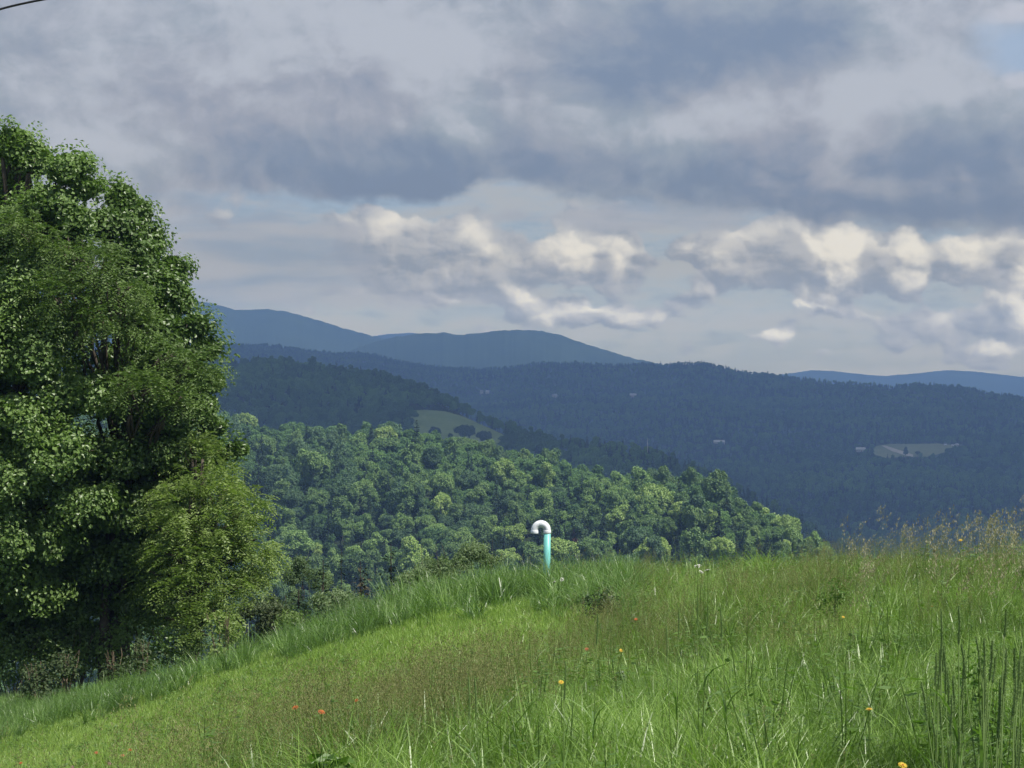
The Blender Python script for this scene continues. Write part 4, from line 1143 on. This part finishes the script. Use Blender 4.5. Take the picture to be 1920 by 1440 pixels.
# ------------------------------------------------------------------ vent pipe
def vent_pipe():
    d = 30.0; x = (1024.6 - 960) / F * d; z0 = gz(x, d)
    root = empty('vent_pipe', (x, d, z0)); tag(root, 'teal green vent pipe with a white hooked top, standing in the tall grass', 'pipe')
    root.rotation_euler = (0, math.radians(0.6), 0)
    R = 0.053; rb = 0.095
    zt = at(0, 1000, d)[2] - z0            # joint between teal pipe and white bend
    mt, nt = mat_new('teal_plastic_material')
    nz, _ = noise(nt, geo_pos(nt), 6.0, 4); nz2, _ = noise(nt, geo_pos(nt), 60.0, 3)
    p = principled(nt, mixc(nt, (nz * .6 + nz2 * .4).step(.3, .75), (0.13, 0.46, 0.43), (0.23, 0.60, 0.55)), 0.42, 0.5); finish(nt, p.outputs[0])
    mw, nt = mat_new('white_plastic_material')
    nz, _ = noise(nt, geo_pos(nt), 14.0, 4)
    p = principled(nt, mixc(nt, nz.step(.35, .75), (0.80, 0.84, 0.90), (0.66, 0.68, 0.70)), 0.35, 0.5); finish(nt, p.outputs[0])
    b = Bag(); b.tube([(0, 0, -.3), (0, 0, zt * .5), (0, 0, zt + 0.01)], R, 32)
    link('pipe', b.mesh('pipe', [mt], True), root)
    for k in range(2):
        b = Bag()
        a = np.linspace(0, np.pi / 2 - 0.012, 12) if k == 0 else np.linspace(np.pi / 2 + 0.012, np.pi, 12)
        zb = zt + 0.048
        pts = [(-rb + rb * math.cos(t), 0, zb + rb * math.sin(t)) for t in a]
        b.tube(pts, R + 0.001, 32, cap=False)
        if k == 0:
            b.tube([(0, 0, zt - .002), (0, 0, zt + .005), (0, 0, zb - .008), (0, 0, zb + .002)], [R + .003, R + .0055, R + .0055, R + .001], 32)
        else:
            b.tube([(-2 * rb, 0, zb + .002), (-2 * rb, 0, zb - .008), (-2 * rb, 0, zt + .005), (-2 * rb, 0, zt - .002)], [R + .001, R + .0055, R + .0055, R + .003], 32, cap=False)
            b.tube([(-2 * rb, 0, zt - .002), (-2 * rb, 0, zb)], [R - .002, R - .004], 32, cap=False)
        # ridge of the socket where the two bends meet
        m_ = (-rb, 0, zb + rb)
        s = 1 if k == 0 else -1
        b.tube([(-rb + s * .001, 0, zb + rb), (-rb + s * .016, 0, zb + rb - .0008)], [R + .0045, R + .0045], 32, cap=False)
        link('elbow', b.mesh('elbow', [mw], True), root)
vent_pipe()

# ------------------------------------------------------------------ cable overhead
def cable():
    pts = [(-16, 16, 1.2), (-9.0, 11, 2.6), *[tuple(at(px, py, 9)) for px, py in ((-420, 205), (-200, 90), (-60, 36), (0, 17), (30, 9.5), (60, 3), (92, -3), (180, -17), (320, -36))], (-0.6, 6.0, 3.25), (0.8, 1.0, 3.6), (1.5, -3, 3.9)]
    cd = bpy.data.curves.new('cable', 'CURVE'); cd.dimensions = '3D'
    sp = cd.splines.new('NURBS'); sp.points.add(len(pts) - 1)
    for q, p in zip(sp.points, pts): q.co = (*p, 1)
    sp.order_u = 3; sp.use_endpoint_u = True; sp.resolution_u = 12
    cd.bevel_depth = 0.0052; cd.bevel_resolution = 4
    o = bpy.data.objects.new('tmp', cd)
    COL.objects.link(o); bpy.context.view_layer.update()
    me = bpy.data.meshes.new_from_object(o.evaluated_get(bpy.context.evaluated_depsgraph_get()))
    bpy.data.objects.remove(o)
    m, nt = mat_new('black_rubber_material')
    p = principled(nt, (0.012, 0.012, 0.014), 0.35, 0.5); finish(nt, p.outputs[0])
    me.materials.clear(); me.materials.append(m)
    o = link('overhead_cable', me); tag(o, 'black overhead cable curving across the top left corner', 'cable')
cable()

# ------------------------------------------------------------------ meadow grass
def blades(N, h0, h1, w, spread, lean, rs, K=4, wind=(0.10, 0.0), fold=0.0):
    a = rs.rand(N) * 6.28; rr = spread * np.sqrt(rs.rand(N))
    base = np.stack([np.cos(a) * rr, np.sin(a) * rr, np.full(N, -0.03)], 1)
    h = h0 + (h1 - h0) * rs.rand(N)
    la = rs.rand(N) * 6.28; lm = lean * (0.25 + rs.rand(N) ** 1.5 * 1.2)
    t = np.linspace(0, 1, K + 1)
    dirh = np.stack([np.cos(la), np.sin(la)], 1) * lm[:, None] + np.array(wind)
    p = np.zeros((N, K + 1, 3))
    p[..., :2] = base[:, None, :2] + dirh[:, None] * (h[:, None] * t ** 2)[..., None]
    m2 = np.linalg.norm(dirh, axis=1)
    p[..., 2] = base[:, None, 2] + h[:, None] * (t[None] - 0.42 * np.minimum(m2, 1.6)[:, None] * t[None] ** 2.6)
    fa = la[:, None] + np.pi / 2 + rs.normal(size=(N, 1)) * 0.7 + 0.8 * t[None] * rs.normal(size=(N, 1))
    side = np.stack([np.cos(fa), np.sin(fa), 0 * fa], -1)
    ww = (w * (0.6 + .8 * rs.rand(N)))[:, None] * np.clip(1.05 - t ** 1.8, 0.04, 1)[None] * np.clip(.55 + 1.6 * t, 0, 1)[None]
    L = p - side * ww[..., None] / 2; R = p + side * ww[..., None] / 2
    V = np.stack([L, R], 2).reshape(-1, 3)
    i, j = np.meshgrid(np.arange(N), np.arange(K), indexing='ij'); b = (i * (K + 1) + j) * 2
    f = np.stack([b, b + 1, b + 3, b + 2], -1).reshape(-1, 4)
    return V, f, p[:, -1]

def seed_heads(tips, rs, n=22, ln=0.13, wd=0.035, s=0.010, droop=0.3):
    """airy panicles at the tips of stems"""
    m = len(tips); t = rs.rand(m, n); a = rs.rand(m, n) * 6.28
    w = wd * (1 - t) ** 0.7 * (0.4 + .6 * rs.rand(m, n))
    dirx = rs.normal(size=(m, 1)) * droop * .5 + droop
    c = tips[:, None] + np.stack([np.cos(a) * w + dirx * t ** 2 * ln, np.sin(a) * w, (t - .35) * ln - .25 * droop * t ** 2 * ln], -1)
    c = c.reshape(-1, 3); nn = rand_dirs(len(c), rs)
    ax = nrm(np.stack([0.5 * np.cos(a.ravel()), 0.5 * np.sin(a.ravel()), np.full(m * n, .9)], 1)); b = nrm(np.cross(nn, ax))
    L = s * (0.7 + .8 * rs.rand(len(c)))[:, None]
    V = np.stack([c - ax * L, c + b * L * .32, c + ax * L, c - b * L * .32], 1).reshape(-1, 3)
    return V, np.arange(len(V)).reshape(-1, 4)

GR = [(0.048, 0.100, 0.014), (0.130, 0.225, 0.036), (0.265, 0.390, 0.105)]
M['grass'] = leafy('grass_blade_material', GR, 0.28, 0.38, 0.5, 0.9, island=0.5, nz_amp=1.9)
M['lawn'] = leafy('lawn_blade_material', [(0.120, 0.205, 0.034), (0.180, 0.285, 0.052), (0.270, 0.375, 0.095)], 0.28, 0.40, 0.5, 0.3, island=0.35)
M['reed'] = leafy('tall_grass_blade_material', [(0.050, 0.105, 0.022), (0.100, 0.185, 0.040), (0.215, 0.330, 0.105)], 0.26, 0.36, 0.55, 0.6, island=0.5, nz_amp=1.3)
M['straw'] = leafy('seed_head_material', [(0.13, 0.14, 0.05), (0.20, 0.205, 0.085), (0.31, 0.31, 0.15)], 0.25, 0.7, 0.2, 1.0, tboost=1.0)
M['brown'] = leafy('dry_stem_material', [(0.11, 0.13, 0.04), (0.16, 0.17, 0.055), (0.22, 0.21, 0.08)], 0.15, 0.6, 0.3, 1.0, tboost=1.0)
M['palestraw'] = leafy('pale_seed_head_material', [(0.20, 0.19, 0.11), (0.30, 0.28, 0.18), (0.44, 0.41, 0.29)], 0.3, 0.6, 0.3, 1.0, tboost=1.0)
M['weed'] = leafy('weed_leaf_material', [(0.055, 0.12, 0.02), (0.09, 0.17, 0.03), (0.14, 0.22, 0.04)], 0.3, 0.5, 0.4, 1.0)

def tuft(seed, N, h0, h1, w, spread, lean, mat, K=4, wind=(.1, 0), heads=None, stems=0, sh=(0.5, 0.8), stem_w=0.0022, hm='straw', sm='brown'):
    rs = np.random.RandomState(seed); b = Bag()
    V, f, _ = blades(N, h0, h1, w, spread, lean, rs, K, wind); b.add(V, [f], 0)
    mats = [mat]
    if stems:
        V, f, tips = blades(stems, sh[0], sh[1], stem_w, spread, lean * .35, rs, 4, wind)
        b.add(V, [f], 1); mats.append(M[sm])
        V, f = seed_heads(tips, rs, **(heads or {})); b.add(V, [f], 2); mats.append(M[hm])
    return b.mesh('tuft_mesh', mats)

def weed_mesh(seed, h=0.35, n=16, L=0.08, W=0.035):
    rs = np.random.RandomState(seed); b = Bag()
    for s in range(4):
        tip = np.array([rs.uniform(-.08, .08), rs.uniform(-.08, .08), h * rs.uniform(.6, 1)])
        b.tube([(0, 0, -.03), tip * .5 + [.01, 0, 0], tip], [.003, .0025, .0015], 4, 0)
        t = np.sort(rs.rand(n)) * .85 + .15; a = rs.rand(n) * 6.28
        c = tip[None] * t[:, None] + np.stack([np.cos(a), np.sin(a), 0 * a + .15], 1) * L * .55
        nn = nrm(np.stack([-.4 * np.cos(a), -.4 * np.sin(a), 0 * a + .8], 1) + rs.normal(size=(n, 3)) * .3)
        ax = nrm(np.stack([np.cos(a), np.sin(a), 0 * a + .1], 1)); bb = nrm(np.cross(nn, ax)); l = L * (.6 + .6 * rs.rand(n))[:, None]
        V = np.stack([c - ax * l * .5, c + bb * W * .5, c + ax * l * .5, c - bb * W * .5], 1).reshape(-1, 3)
        b.add(V, [np.arange(4 * n).reshape(n, 4)], 0)
    return b.mesh('weed_mesh', [M['weed']])

LAWN_TOP = lambda px: np.interp(px, [-300, 0, 150, 300, 500, 700, 850, 1000, 1150, 1200], [1440, 1385, 1350, 1302, 1238, 1188, 1165, 1160, 1160, 1190])
LAWN_BOT = lambda px: np.interp(px, [-300, 0, 200, 400, 600, 800, 900, 1050, 1150, 1200], [1750, 1660, 1590, 1500, 1420, 1350, 1310, 1240, 1200, 1190])

def meadow_grass():
    rs = np.random.RandomState(4)
    # candidate points, denser near the viewer
    P_, D_ = [], []
    for (ra, rb, dens) in ((3.6, 9, 150), (9, 16, 110), (16, 26, 62), (26, 48, 46)):
        area = 0.64 * (rb * rb - ra * ra) / 2
        m = int(area * dens); r = np.sqrt(ra * ra + (rb * rb - ra * ra) * rs.rand(m)); u = rs.uniform(-0.32, 0.32, m)
        P_.append(np.stack([u * r, r], 1))
    p = np.concatenate(P_); x, y = p[:, 0], p[:, 1]; z = meadow(x, y)
    px = 960 + F * x / y; py = 720 + F * (EYE - z) / y
    n1 = fbm(x * .45 + 20, y * .3, 4); n2 = fbm(x * 1.5, y * 1.1 + 9, 3); n3 = fbm(x * .8 + 60, y * .5 + 40, 3)
    jit = n2 * 60 + rs.normal(size=len(x)) * 11
    beyond = y > crest_y(x) + 7
    past = y > crest_y(x)
    lawn = (py + jit * .9 + n1 * 60 > LAWN_TOP(px)) & (py + jit * .6 < LAWN_BOT(px)) & (px < 1190) & ~past
    fringe = ((py + jit * .9 + n1 * 60 <= LAWN_TOP(px)) & (px < 1190)) | (past & (px < 1190))
    rest = ~lawn & ~fringe
    # brown, seeding band: along the front of the lawn and up the right of the meadow
    brownness = np.clip(1 - np.abs(py - 60 - LAWN_BOT(px)) / 130, 0, 1) * (px < 1250) + 0.75 * np.clip(1 - np.abs(py - 1300 + (px - 1000) * 0.13) / 95, 0, 1) * (px >= 1000) + \
        0.35 * (px > 1500) * np.clip(1 - np.abs(py - 1130) / 100, 0, 1)
    brown = rest & (rs.rand(len(x)) < np.clip(brownness * 0.36 + (n1 + n2) * 0.9 * (brownness > .03) - .03, 0.0, 0.5))
    green = rest & ~brown
    allrz = rs.rand(len(x)) * 6.28
    tl = rs.normal(size=(len(x), 2)) * 0.06
    def put_(name, mask, meshes, sc_, label, idx=None, zoff=0.0):
        c = proto_collection(name + '_plants', meshes)
        k = mask.sum(); i = rs.randint(0, len(meshes), k) if idx is None else idx[mask]
        # wind lean is kept by only turning each tuft a little
        scatter(name, np.stack([x, y, z + zoff], 1)[mask], (allrz[mask] - 3.14) * 0.5, sc_[mask] if hasattr(sc_, '__len__') else np.full(k, sc_), i, c, label, tl[mask])
    lawn_s = 0.8 + .45 * rs.rand(len(x)) + n2 * .8 + 0.9 * np.clip((px - 380) / 500, 0, 1) * np.clip((1300 - py) / 80, 0, 1)
    put_('lawn_grass', lawn, [tuft(10 + i, 70, .05, .15, .0055, .17, .5, M['lawn'], 3) for i in range(6)], lawn_s, 'short bright green mown grass strip on the slope')
    fr_s = (0.58 + .34 * rs.rand(len(x)) + n1 * .6 + n2 * .55) * np.interp(px, [0, 300, 600, 750, 900, 1000, 1100], [.72, .74, .85, 1.05, 1.12, 0.95, .85]) * np.where(past, .9, 1)
    put_('tall_grass', fringe & ~beyond, [tuft(30 + i, 40, .30, .92, [.010, .014, .012, .017][i % 4], .15, [.5, .8, .65, 1.0][i % 4], M['reed'], 6, heads=dict(ln=.10, n=12, s=.008), stems=1 if i == 3 else 0, sh=(.8, 1.0), hm='straw', sm='reed') for i in range(8)], fr_s, 'tall rank grass along the far edge of the mown strip')
    gs = (0.52 + .38 * rs.rand(len(x)) + n1 * .5 + n2 * .8) * np.interp(y, [5, 9, 14], [.86, .88, 1.0]) * np.interp(px, [1450, 1800], [1.0, .85])
    put_('meadow_grass', green & ~beyond, [tuft(50 + i, 40, .22, .68, [.006, .009, .007, .012, .008][i % 5], .14, [.6, 1.5, .75, 1.9, 1.0][i % 5], M['grass'], 6, wind=(.16, .02), heads=dict(ln=.10, n=16, s=.005), stems=[0, 0, 1, 0, 0][i % 5], sh=(.55, .8), hm='straw') for i in range(10)], gs, 'unmown green meadow grass with bending blades in the foreground')
    put_('seeding_grass', brown & ~beyond, [tuft(70 + i, 34, .22, .5, .005, .13, .5, M['grass'], 4, wind=(.16, .02), heads=dict(ln=.15, wd=.04, n=40, s=.0042), stems=8, sh=(.45, .72), hm='straw') for i in range(8)],
         (0.7 + .35 * rs.rand(len(x)) + n1 * .3) * np.interp(px, [1450, 1800], [1.0, .8]), 'brownish seeding meadow grass with airy heads')
    # pale seed heads standing up on the right skyline
    q = rest & (px > 1560) & (y > 15) & (y < crest_y(x) + 2) & (rs.rand(len(x)) < np.interp(px, [1560, 1700, 1900], [.012, .035, .07]))
    put_('seed_head_grass', q, [tuft(90 + i, 10, .3, .7, .006, .12, .5, M['grass'], 4, wind=(.25, .02), heads=dict(ln=.22, wd=.06, n=36, s=.011, droop=.6), stems=5, sh=(.65, 1.0), hm='palestraw', sm='grass') for i in range(6)],
         0.75 + .3 * rs.rand(len(x)), 'tall pale seed heads against the valley on the right')
    w = (rest | fringe) & ~beyond & (rs.rand(len(x)) < (0.03 + .07 * (n3 > .08)) * np.interp(y, [6, 14], [.25, 1])) & (y > 6)
    put_('meadow_weeds', w, [weed_mesh(120 + i, h=.30 + .05 * i, L=.035 + .008 * (i % 4), W=.018) for i in range(6)], 0.8 + .6 * rs.rand(len(x)), 'leafy weeds growing among the meadow grass')
    wl = lawn & (rs.rand(len(x)) < .12)
    put_('clover', wl, [weed_mesh(140 + i, h=.11, n=10, L=.03, W=.022) for i in range(3)], 1.0 + .4 * rs.rand(len(x)), 'low clover leaves in the mown strip')
    print('TUFTS', len(x))
if 'nograss' not in TEST: meadow_grass()

# ------------------------------------------------------------------ flowers and single stalks
def head_dist(px, py, h, d0=4.5, d1=33):
    """distance at which a stalk of height h reaches this line of sight"""
    d = np.linspace(d0, d1, 600); x = (px - 960) / F * d
    z = EYE - (py - 720) / F * d
    k = np.argmin(np.abs(z - meadow(x, d) - h))
    return d[k]
def simple(name, c, rough=.6, spec=.3, trans=0.25):
    m, nt = mat_new(name); p = principled(nt, c, rough, spec)
    t = nt.nodes.new('ShaderNodeBsdfTranslucent'); t.inputs[0].default_value = (*c, 1)
    mx = nt.nodes.new('ShaderNodeMixShader'); mx.inputs[0].default_value = trans
    nt.links.new(p.outputs[0], mx.inputs[1]); nt.links.new(t.outputs[0], mx.inputs[2]); finish(nt, mx.outputs[0]); return m
M['orange'] = simple('orange_petal_material', (0.45, 0.12, 0.035)); M['rusty'] = simple('faded_orange_petal_material', (0.38, 0.13, 0.06))
M['yellow'] = simple('yellow_petal_material', (0.62, 0.44, 0.05)); M['white'] = simple('white_petal_material', (0.78, 0.78, 0.72)); M['pink'] = simple('pink_petal_material', (0.42, 0.22, 0.26))
M['stem'] = simple('flower_stem_material', (0.09, 0.16, 0.03)); M['eye'] = simple('flower_centre_material', (0.35, 0.10, 0.01))
def bloom_mesh(kind, R, mat, seed):
    rs = np.random.RandomState(seed); b = Bag()
    if kind == 'daisy':                                       # two rings of strap petals round a button
        for ring, n, r1, lift in ((0, 16, R, .15), (1, 12, R * .65, .45)):
            for i in range(n):
                a = i / n * 6.28 + ring * .2 + rs.normal() * .06; c, s = math.cos(a), math.sin(a); w = R * .22
                q = np.array([[0, 0, .001 * ring]] * 2 + [[r1 * .6, w * .5, R * lift * .6], [r1 * .6, -w * .5, R * lift * .6], [r1, w * .35, R * lift * .7], [r1, -w * .35, R * lift * .7]])
                q[0, 1] = w * .2; q[1, 1] = -w * .2
                q = q @ np.array([[c, s, 0], [-s, c, 0], [0, 0, 1]])
                b.add(q, [np.array([[0, 1, 3, 2], [2, 3, 5, 4]])], 0)
        b.tube([(0, 0, -.35 * R), (0, 0, 0), (0, 0, .22 * R), (0, 0, .3 * R)], [R * .12, R * .28, R * .25, R * .08], 10, 1)
        return b.mesh('bloom', [mat, M['eye']])
    if kind == 'umbel':                                       # flat plate of tiny white clusters on rays
        for i in range(18):
            a = rs.rand() * 6.28; r = R * math.sqrt(rs.rand()); p = np.array([math.cos(a) * r, math.sin(a) * r, -.25 * r * r / R + R * .1])
            b.tube([(0, 0, -R * .6), p * .6 + [0, 0, -R * .15], p], [.0012, .001, .001], 4, 1)
            for _ in range(9):
                o = p + rs.normal(size=3) * R * .09 * np.array([1, 1, .3]); q, f = leaf_quads(o[None], nrm(np.array([[0, 0, 1.]]) + rs.normal(size=(1, 3)) * .3), R * .16, R * .16, rs); b.add(q, [f], 0)
        return b.mesh('bloom', [mat, M['stem']])
    q = rand_dirs(90, rs); q[:, 2] = q[:, 2] * .9                     # clover ball
    V, f = leaf_quads(q * R * .8, q, R * .7, R * .3, rs); b.add(V, [f], 0); return b.mesh('bloom', [mat])
def flower(px, py, h, R, kind, mat, label, seed, group, name='flower', cat='flower'):
    d = head_dist(px, py, h); x = (px - 960) / F * d; z = gz(x, d); rs = np.random.RandomState(seed)
    root = empty(name, (x, d, z)); tag(root, label, cat, group)
    lean = rs.normal(size=2) * .03
    b = Bag(); b.tube([(-lean[0], -lean[1], -.05), (0, 0, h * .5), (lean[0] * .2, lean[1] * .2, h)], [.0028, .0022, .0018], 6)
    for k in range(5):                                        # leaves at the foot
        a = rs.rand() * 6.28; c = np.array([[math.cos(a) * .05, math.sin(a) * .05, .03 + .02 * k]]); V, f = leaf_quads(c, np.array([[-.3 * math.cos(a), -.3 * math.sin(a), .9]]), .10, .02, rs); b.add(V, [f], 0)
    link('stem', b.mesh('stem', [M['stem']]), root)
    o = link('bloom', bloom_mesh(kind, R, M[mat], seed), root, (lean[0] * .2, lean[1] * .2, h)); o.rotation_euler = (rs.normal() * .3 + .35, rs.normal() * .25, 0)
OR = 'orange wildflowers dotted through the grass'; YE = 'yellow wildflowers in the meadow'; WH = 'white flowers in the meadow'
for i, (px, py, h, R, k, m, lab, g) in enumerate([
        (555, 1327, .48, .022, 'daisy', 'orange', 'orange red flower head left of the pair above the brown grass', OR),
        (603, 1335, .50, .022, 'daisy', 'orange', 'orange flower on a dark stem, right one of the pair', OR),
        (668, 1313, .45, .016, 'daisy', 'orange', 'small orange red flower just uphill of the pair', OR),
        (39, 1431, .35, .022, 'daisy', 'orange', 'orange flower in the mown strip at the bottom left corner', OR),
        (181, 1412, .35, .018, 'daisy', 'rusty', 'faded orange flower on the mown strip, left of three', OR),
        (231, 1417, .35, .014, 'daisy', 'rusty', 'tiny faded orange flower between two brighter ones on the mown strip', OR),
        (245, 1407, .38, .018, 'daisy', 'orange', 'orange flower at the right end of the low row on the mown strip', OR),
        (1193, 1162, .50, .024, 'daisy', 'orange', 'single orange flower in green grass, right of the vent pipe', OR),
        (1099, 1217, .48, .024, 'daisy', 'rusty', 'pale rusty flower among dry grass heads below the vent pipe', OR),
        (1166, 1220, .48, .020, 'daisy', 'yellow', 'bright yellow flower between the orange flower and the dark weed', YE),
        (1054, 1279, .46, .018, 'daisy', 'yellow', 'yellow orange flower low in the middle of the meadow', YE),
        (1746, 1137, .50, .018, 'daisy', 'yellow', 'yellow orange flower left of the timothy clump tops', YE),
        (1630, 1331, .46, .018, 'daisy', 'yellow', 'yellow flower in the green foreground, left of the timothy clump', YE),
        (1802, 1013, .75, .026, 'daisy', 'yellow', 'yellow flower standing up on the right skyline among pale seed heads', YE),
        (1690, 1437, .45, .02, 'daisy', 'yellow', 'yellow flower at the very bottom edge, left of the timothy stems', YE),
        (1576, 1157, .50, .018, 'daisy', 'yellow', 'small dull yellow flower among dry grass on the right slope', YE),
        (1308, 1061, .75, .045, 'umbel', 'white', 'white flat flower cluster, highest one near the crest', WH),
        (1327, 1068, .70, .045, 'umbel', 'white', 'white flat flower cluster, right one near the crest', WH),
        (1314, 1072, .66, .040, 'umbel', 'white', 'white flat flower cluster, lowest one near the crest', WH),
        (1052, 1086, .60, .035, 'umbel', 'white', 'pale flower cluster in the grass just right of the vent pipe', WH),
        (1040, 1091, .55, .03, 'umbel', 'white', 'pale low flower cluster at the foot of the vent pipe', WH),
        (400, 1376, .35, .014, 'ball', 'white', 'single white clover head at the lower edge of the mown strip', WH),
        (135, 1439, .30, .016, 'ball', 'pink', 'pinkish clover head at the bottom edge, left of the white one', 'clover heads'),
        (203, 1432, .33, .014, 'ball', 'pink', 'pinkish clover head below the faded orange flowers', 'clover heads')]):
    flower(px, py, h, R * (.68 if k == 'daisy' else .8), k, m, lab, 500 + i, g)

def leafy_plant(px, py, h, w, n, mat, label, seed, L=.07, W=.035, name='weed', cat='weed'):
    d = head_dist(px, py, h); x = (px - 960) / F * d; rs = np.random.RandomState(seed)
    root = empty(name, (x, d, gz(x, d))); tag(root, label, cat)
    lob = [(np.array([rs.uniform(-.6, .6) * w, rs.uniform(-.3, .3) * w, h * rs.uniform(.45, .85)]), np.array([w * .45, w * .4, h * .2])) for _ in range(n)]
    V, f = crown_geo(lob, .09, 14, L, W, rs, dens=.6, inner=.2, up=.6)
    link('foliage', mesh_np('foliage', V, [f], [M[mat]]), root)
    b = Bag()
    for c, r in lob:
        b.tube([(c[0] * .2, c[1] * .2, -.05), (c[0] * .6, c[1] * .6, c[2] * .6), c + [0, 0, r[2]]], [.006, .004, .002], 5)
    link('stem', b.mesh('stem', [M['stem']]), root)
M['darkweed'] = leafy('dark_weed_leaf_material', [(0.02, 0.045, 0.015), (0.035, 0.07, 0.02), (0.06, 0.10, 0.03)], .15, .5, .4, 1.0)
leafy_plant(1130, 1100, .46, .30, 6, 'darkweed', 'dark leafy weed clump right of the vent pipe', 601, .035, .016)
leafy_plant(1565, 1080, .6, .16, 4, 'weed', 'leafy weed clump under the grass heads at the right crest', 602, .035, .016)
leafy_plant(1147, 1262, .34, .07, 3, 'darkweed', 'small nearly black weed in the middle of the meadow', 603, .05, .03)
leafy_plant(1850, 1182, .8, .07, 4, 'weed', 'yellow green leafy sprig behind the timothy clump', 604, .025, .012)
leafy_plant(618, 1408, .42, .12, 4, 'weed', 'broad leaved weed with pale leaves at the bottom edge of the meadow', 605, .10, .05)
leafy_plant(1850, 1052, .62, .18, 4, 'weed', 'bushy weed below the pale seed heads on the right', 606, .035, .016)

# timothy grass: each stalk has a straight stem and a dense cylindrical head
M['timothy'] = leafy('timothy_head_material', [(0.08, 0.15, 0.04), (0.13, 0.21, 0.06), (0.20, 0.29, 0.10)], .1, .7, .3, 30.0)
def timothy_head(seed, ln=.085, r=.0027):
    rs = np.random.RandomState(seed); b = Bag()
    t = np.linspace(0, 1, 10); rad = r * np.clip(np.minimum(t * 9, (1 - t) * 7), .25, 1) ** .5
    b.tube(np.stack([.002 * np.sin(t * 3), 0 * t, t * ln], 1), rad * .85, 8)
    n = 420; tt = rs.rand(n); a = rs.rand(n) * 6.28; rr = np.interp(tt, t, rad)
    d = np.stack([np.cos(a), np.sin(a), .5 + 0 * a], 1); c = np.stack([np.cos(a) * rr + .002 * np.sin(tt * 3), np.sin(a) * rr, tt * ln], 1)
    ax = nrm(d); bb = nrm(np.cross(ax, rs.normal(size=(n, 3)))); L = .0022
    V = np.stack([c - ax * L * .4, c + bb * L * .3, c + ax * L, c - bb * L * .3], 1).reshape(-1, 3); b.add(V, [np.arange(4 * n).reshape(n, 4)], 0)
    return b.mesh('timothy_head', [M['timothy']])
TH = [timothy_head(i, ln) for i, ln in enumerate((.065, .085, .10, .12))]
def timothy(px, py, d, k, lean, label, group, seed):
    """px, py: tip of the head"""
    x = (px - 960) / F * d; z = gz(x, d); rs = np.random.RandomState(seed); ln = (.065, .085, .10, .12)[k]
    tipz = EYE - (py - 720) / F * d; h = tipz - z - ln
    root = empty('timothy_grass', (x - lean * h, d, z)); tag(root, label, 'timothy grass', group, 'thing')
    root.rotation_euler = (rs.normal() * .03, math.atan(lean), rs.rand() * 0)
    b = Bag(); b.tube([(0, 0, -.05), (.004, .004, h * .5), (0, 0, h + .002)], [.0019, .0016, .0012], 6)
    link('stem', b.mesh('stem', [M['stem']], True), root)
    link('seed_head', TH[k], root, (0, 0, h))
    for q in range(4):
        t = rs.uniform(.2, .8); a = rs.uniform(-1.2, 1.2) + (3.14 if rs.rand() < .5 else 0)
        V, f, _ = blades(1, .16, .30, .007, 0, 1.3, rs, 6, wind=(.3 * math.cos(a), .2 * math.sin(a))); V = V + np.array([0, 0, h * t])
        link('leaf', mesh_np('leaf', V, [f], [M['reed']]), root)
rs = np.random.RandomState(31)
TG = 'timothy stalks in the clump at the lower right'
spec = [(1766, 1142, 4.6, 3, 0.0, 'thin timothy stalk at the left of the clump, second tallest'), (1796, 1134, 4.4, 1, 0.0, 'straight timothy stalk with the highest head of the clump'),
        (1886, 1142, 4.7, 0, .06, 'tall thin timothy stalk leaning right above the clump'), (1739, 1272, 4.3, 1, -.14, 'timothy stalk leaning out to the left of the clump')]
for i, s in enumerate(spec): timothy(*s[:5], s[5], TG, 700 + i)
for i in range(48):
    px = rs.uniform(1758, 1925) if rs.rand() < .85 else rs.uniform(1750, 1960)
    py = 1180 + 200 * rs.rand() ** 1.0 + (abs(px - 1830) * .15)
    d = rs.uniform(4.1, 5.0)
    k = rs.randint(0, 4); ln_ = rs.normal() * .05 + (.04 if px > 1860 else 0)
    zone = 'left part' if px < 1800 else 'middle' if px < 1860 else 'right part'
    timothy(px, py, d, k, ln_, 'timothy stalk, %s head, %s, %s of the lower right clump' % (('short', 'medium', 'long', 'very long')[k], 'leaning right' if ln_ > .03 else 'leaning left' if ln_ < -.03 else 'upright', zone), TG, 720 + i)
TG2 = 'single timothy stalks out in the meadow'
for i, (px, py, lab) in enumerate([(1251, 1170, 'dark timothy stalk standing alone right of the orange flower'), (1309, 1120, 'slim timothy stalk, left one of the two upright ones on the slope'), (1322, 1128, 'slim timothy stalk, right one of the two upright ones on the slope'),
        (1272, 1140, 'faint timothy stalk just left of the two upright ones'), (1354, 1136, 'timothy stalk right of the two upright ones'), (1058, 1240, 'short dark timothy stalk above the yellow orange flower'),
        (1118, 1150, 'tall thin grass stalk below the dark weed clump'), (880, 1270, 'timothy stalk at the left of a small group in the brown grass'), (893, 1266, 'timothy stalk at the right of a small group in the brown grass')]):
    timothy(px, py, head_dist(px, py, .78), 3, rs.normal() * .03, lab, TG2, 800 + i)

roots = [o for o in COL.objects if o.parent is None and o.get('group') == TG]
seen = {}
for o in roots: seen.setdefault(o['label'], []).append(o)
for lab, oo in seen.items():
    if len(oo) > 1:
        oo.sort(key=lambda o: o.location.x / o.location.y)
        for k, o in enumerate(oo): o['label'] = lab.replace('the lower right clump', 'right clump') + ', ' + (['leftmost', 'second from left', 'third from left', 'fourth from left', 'fifth from left', 'sixth from left'][k] if k < len(oo) - 1 else 'rightmost')
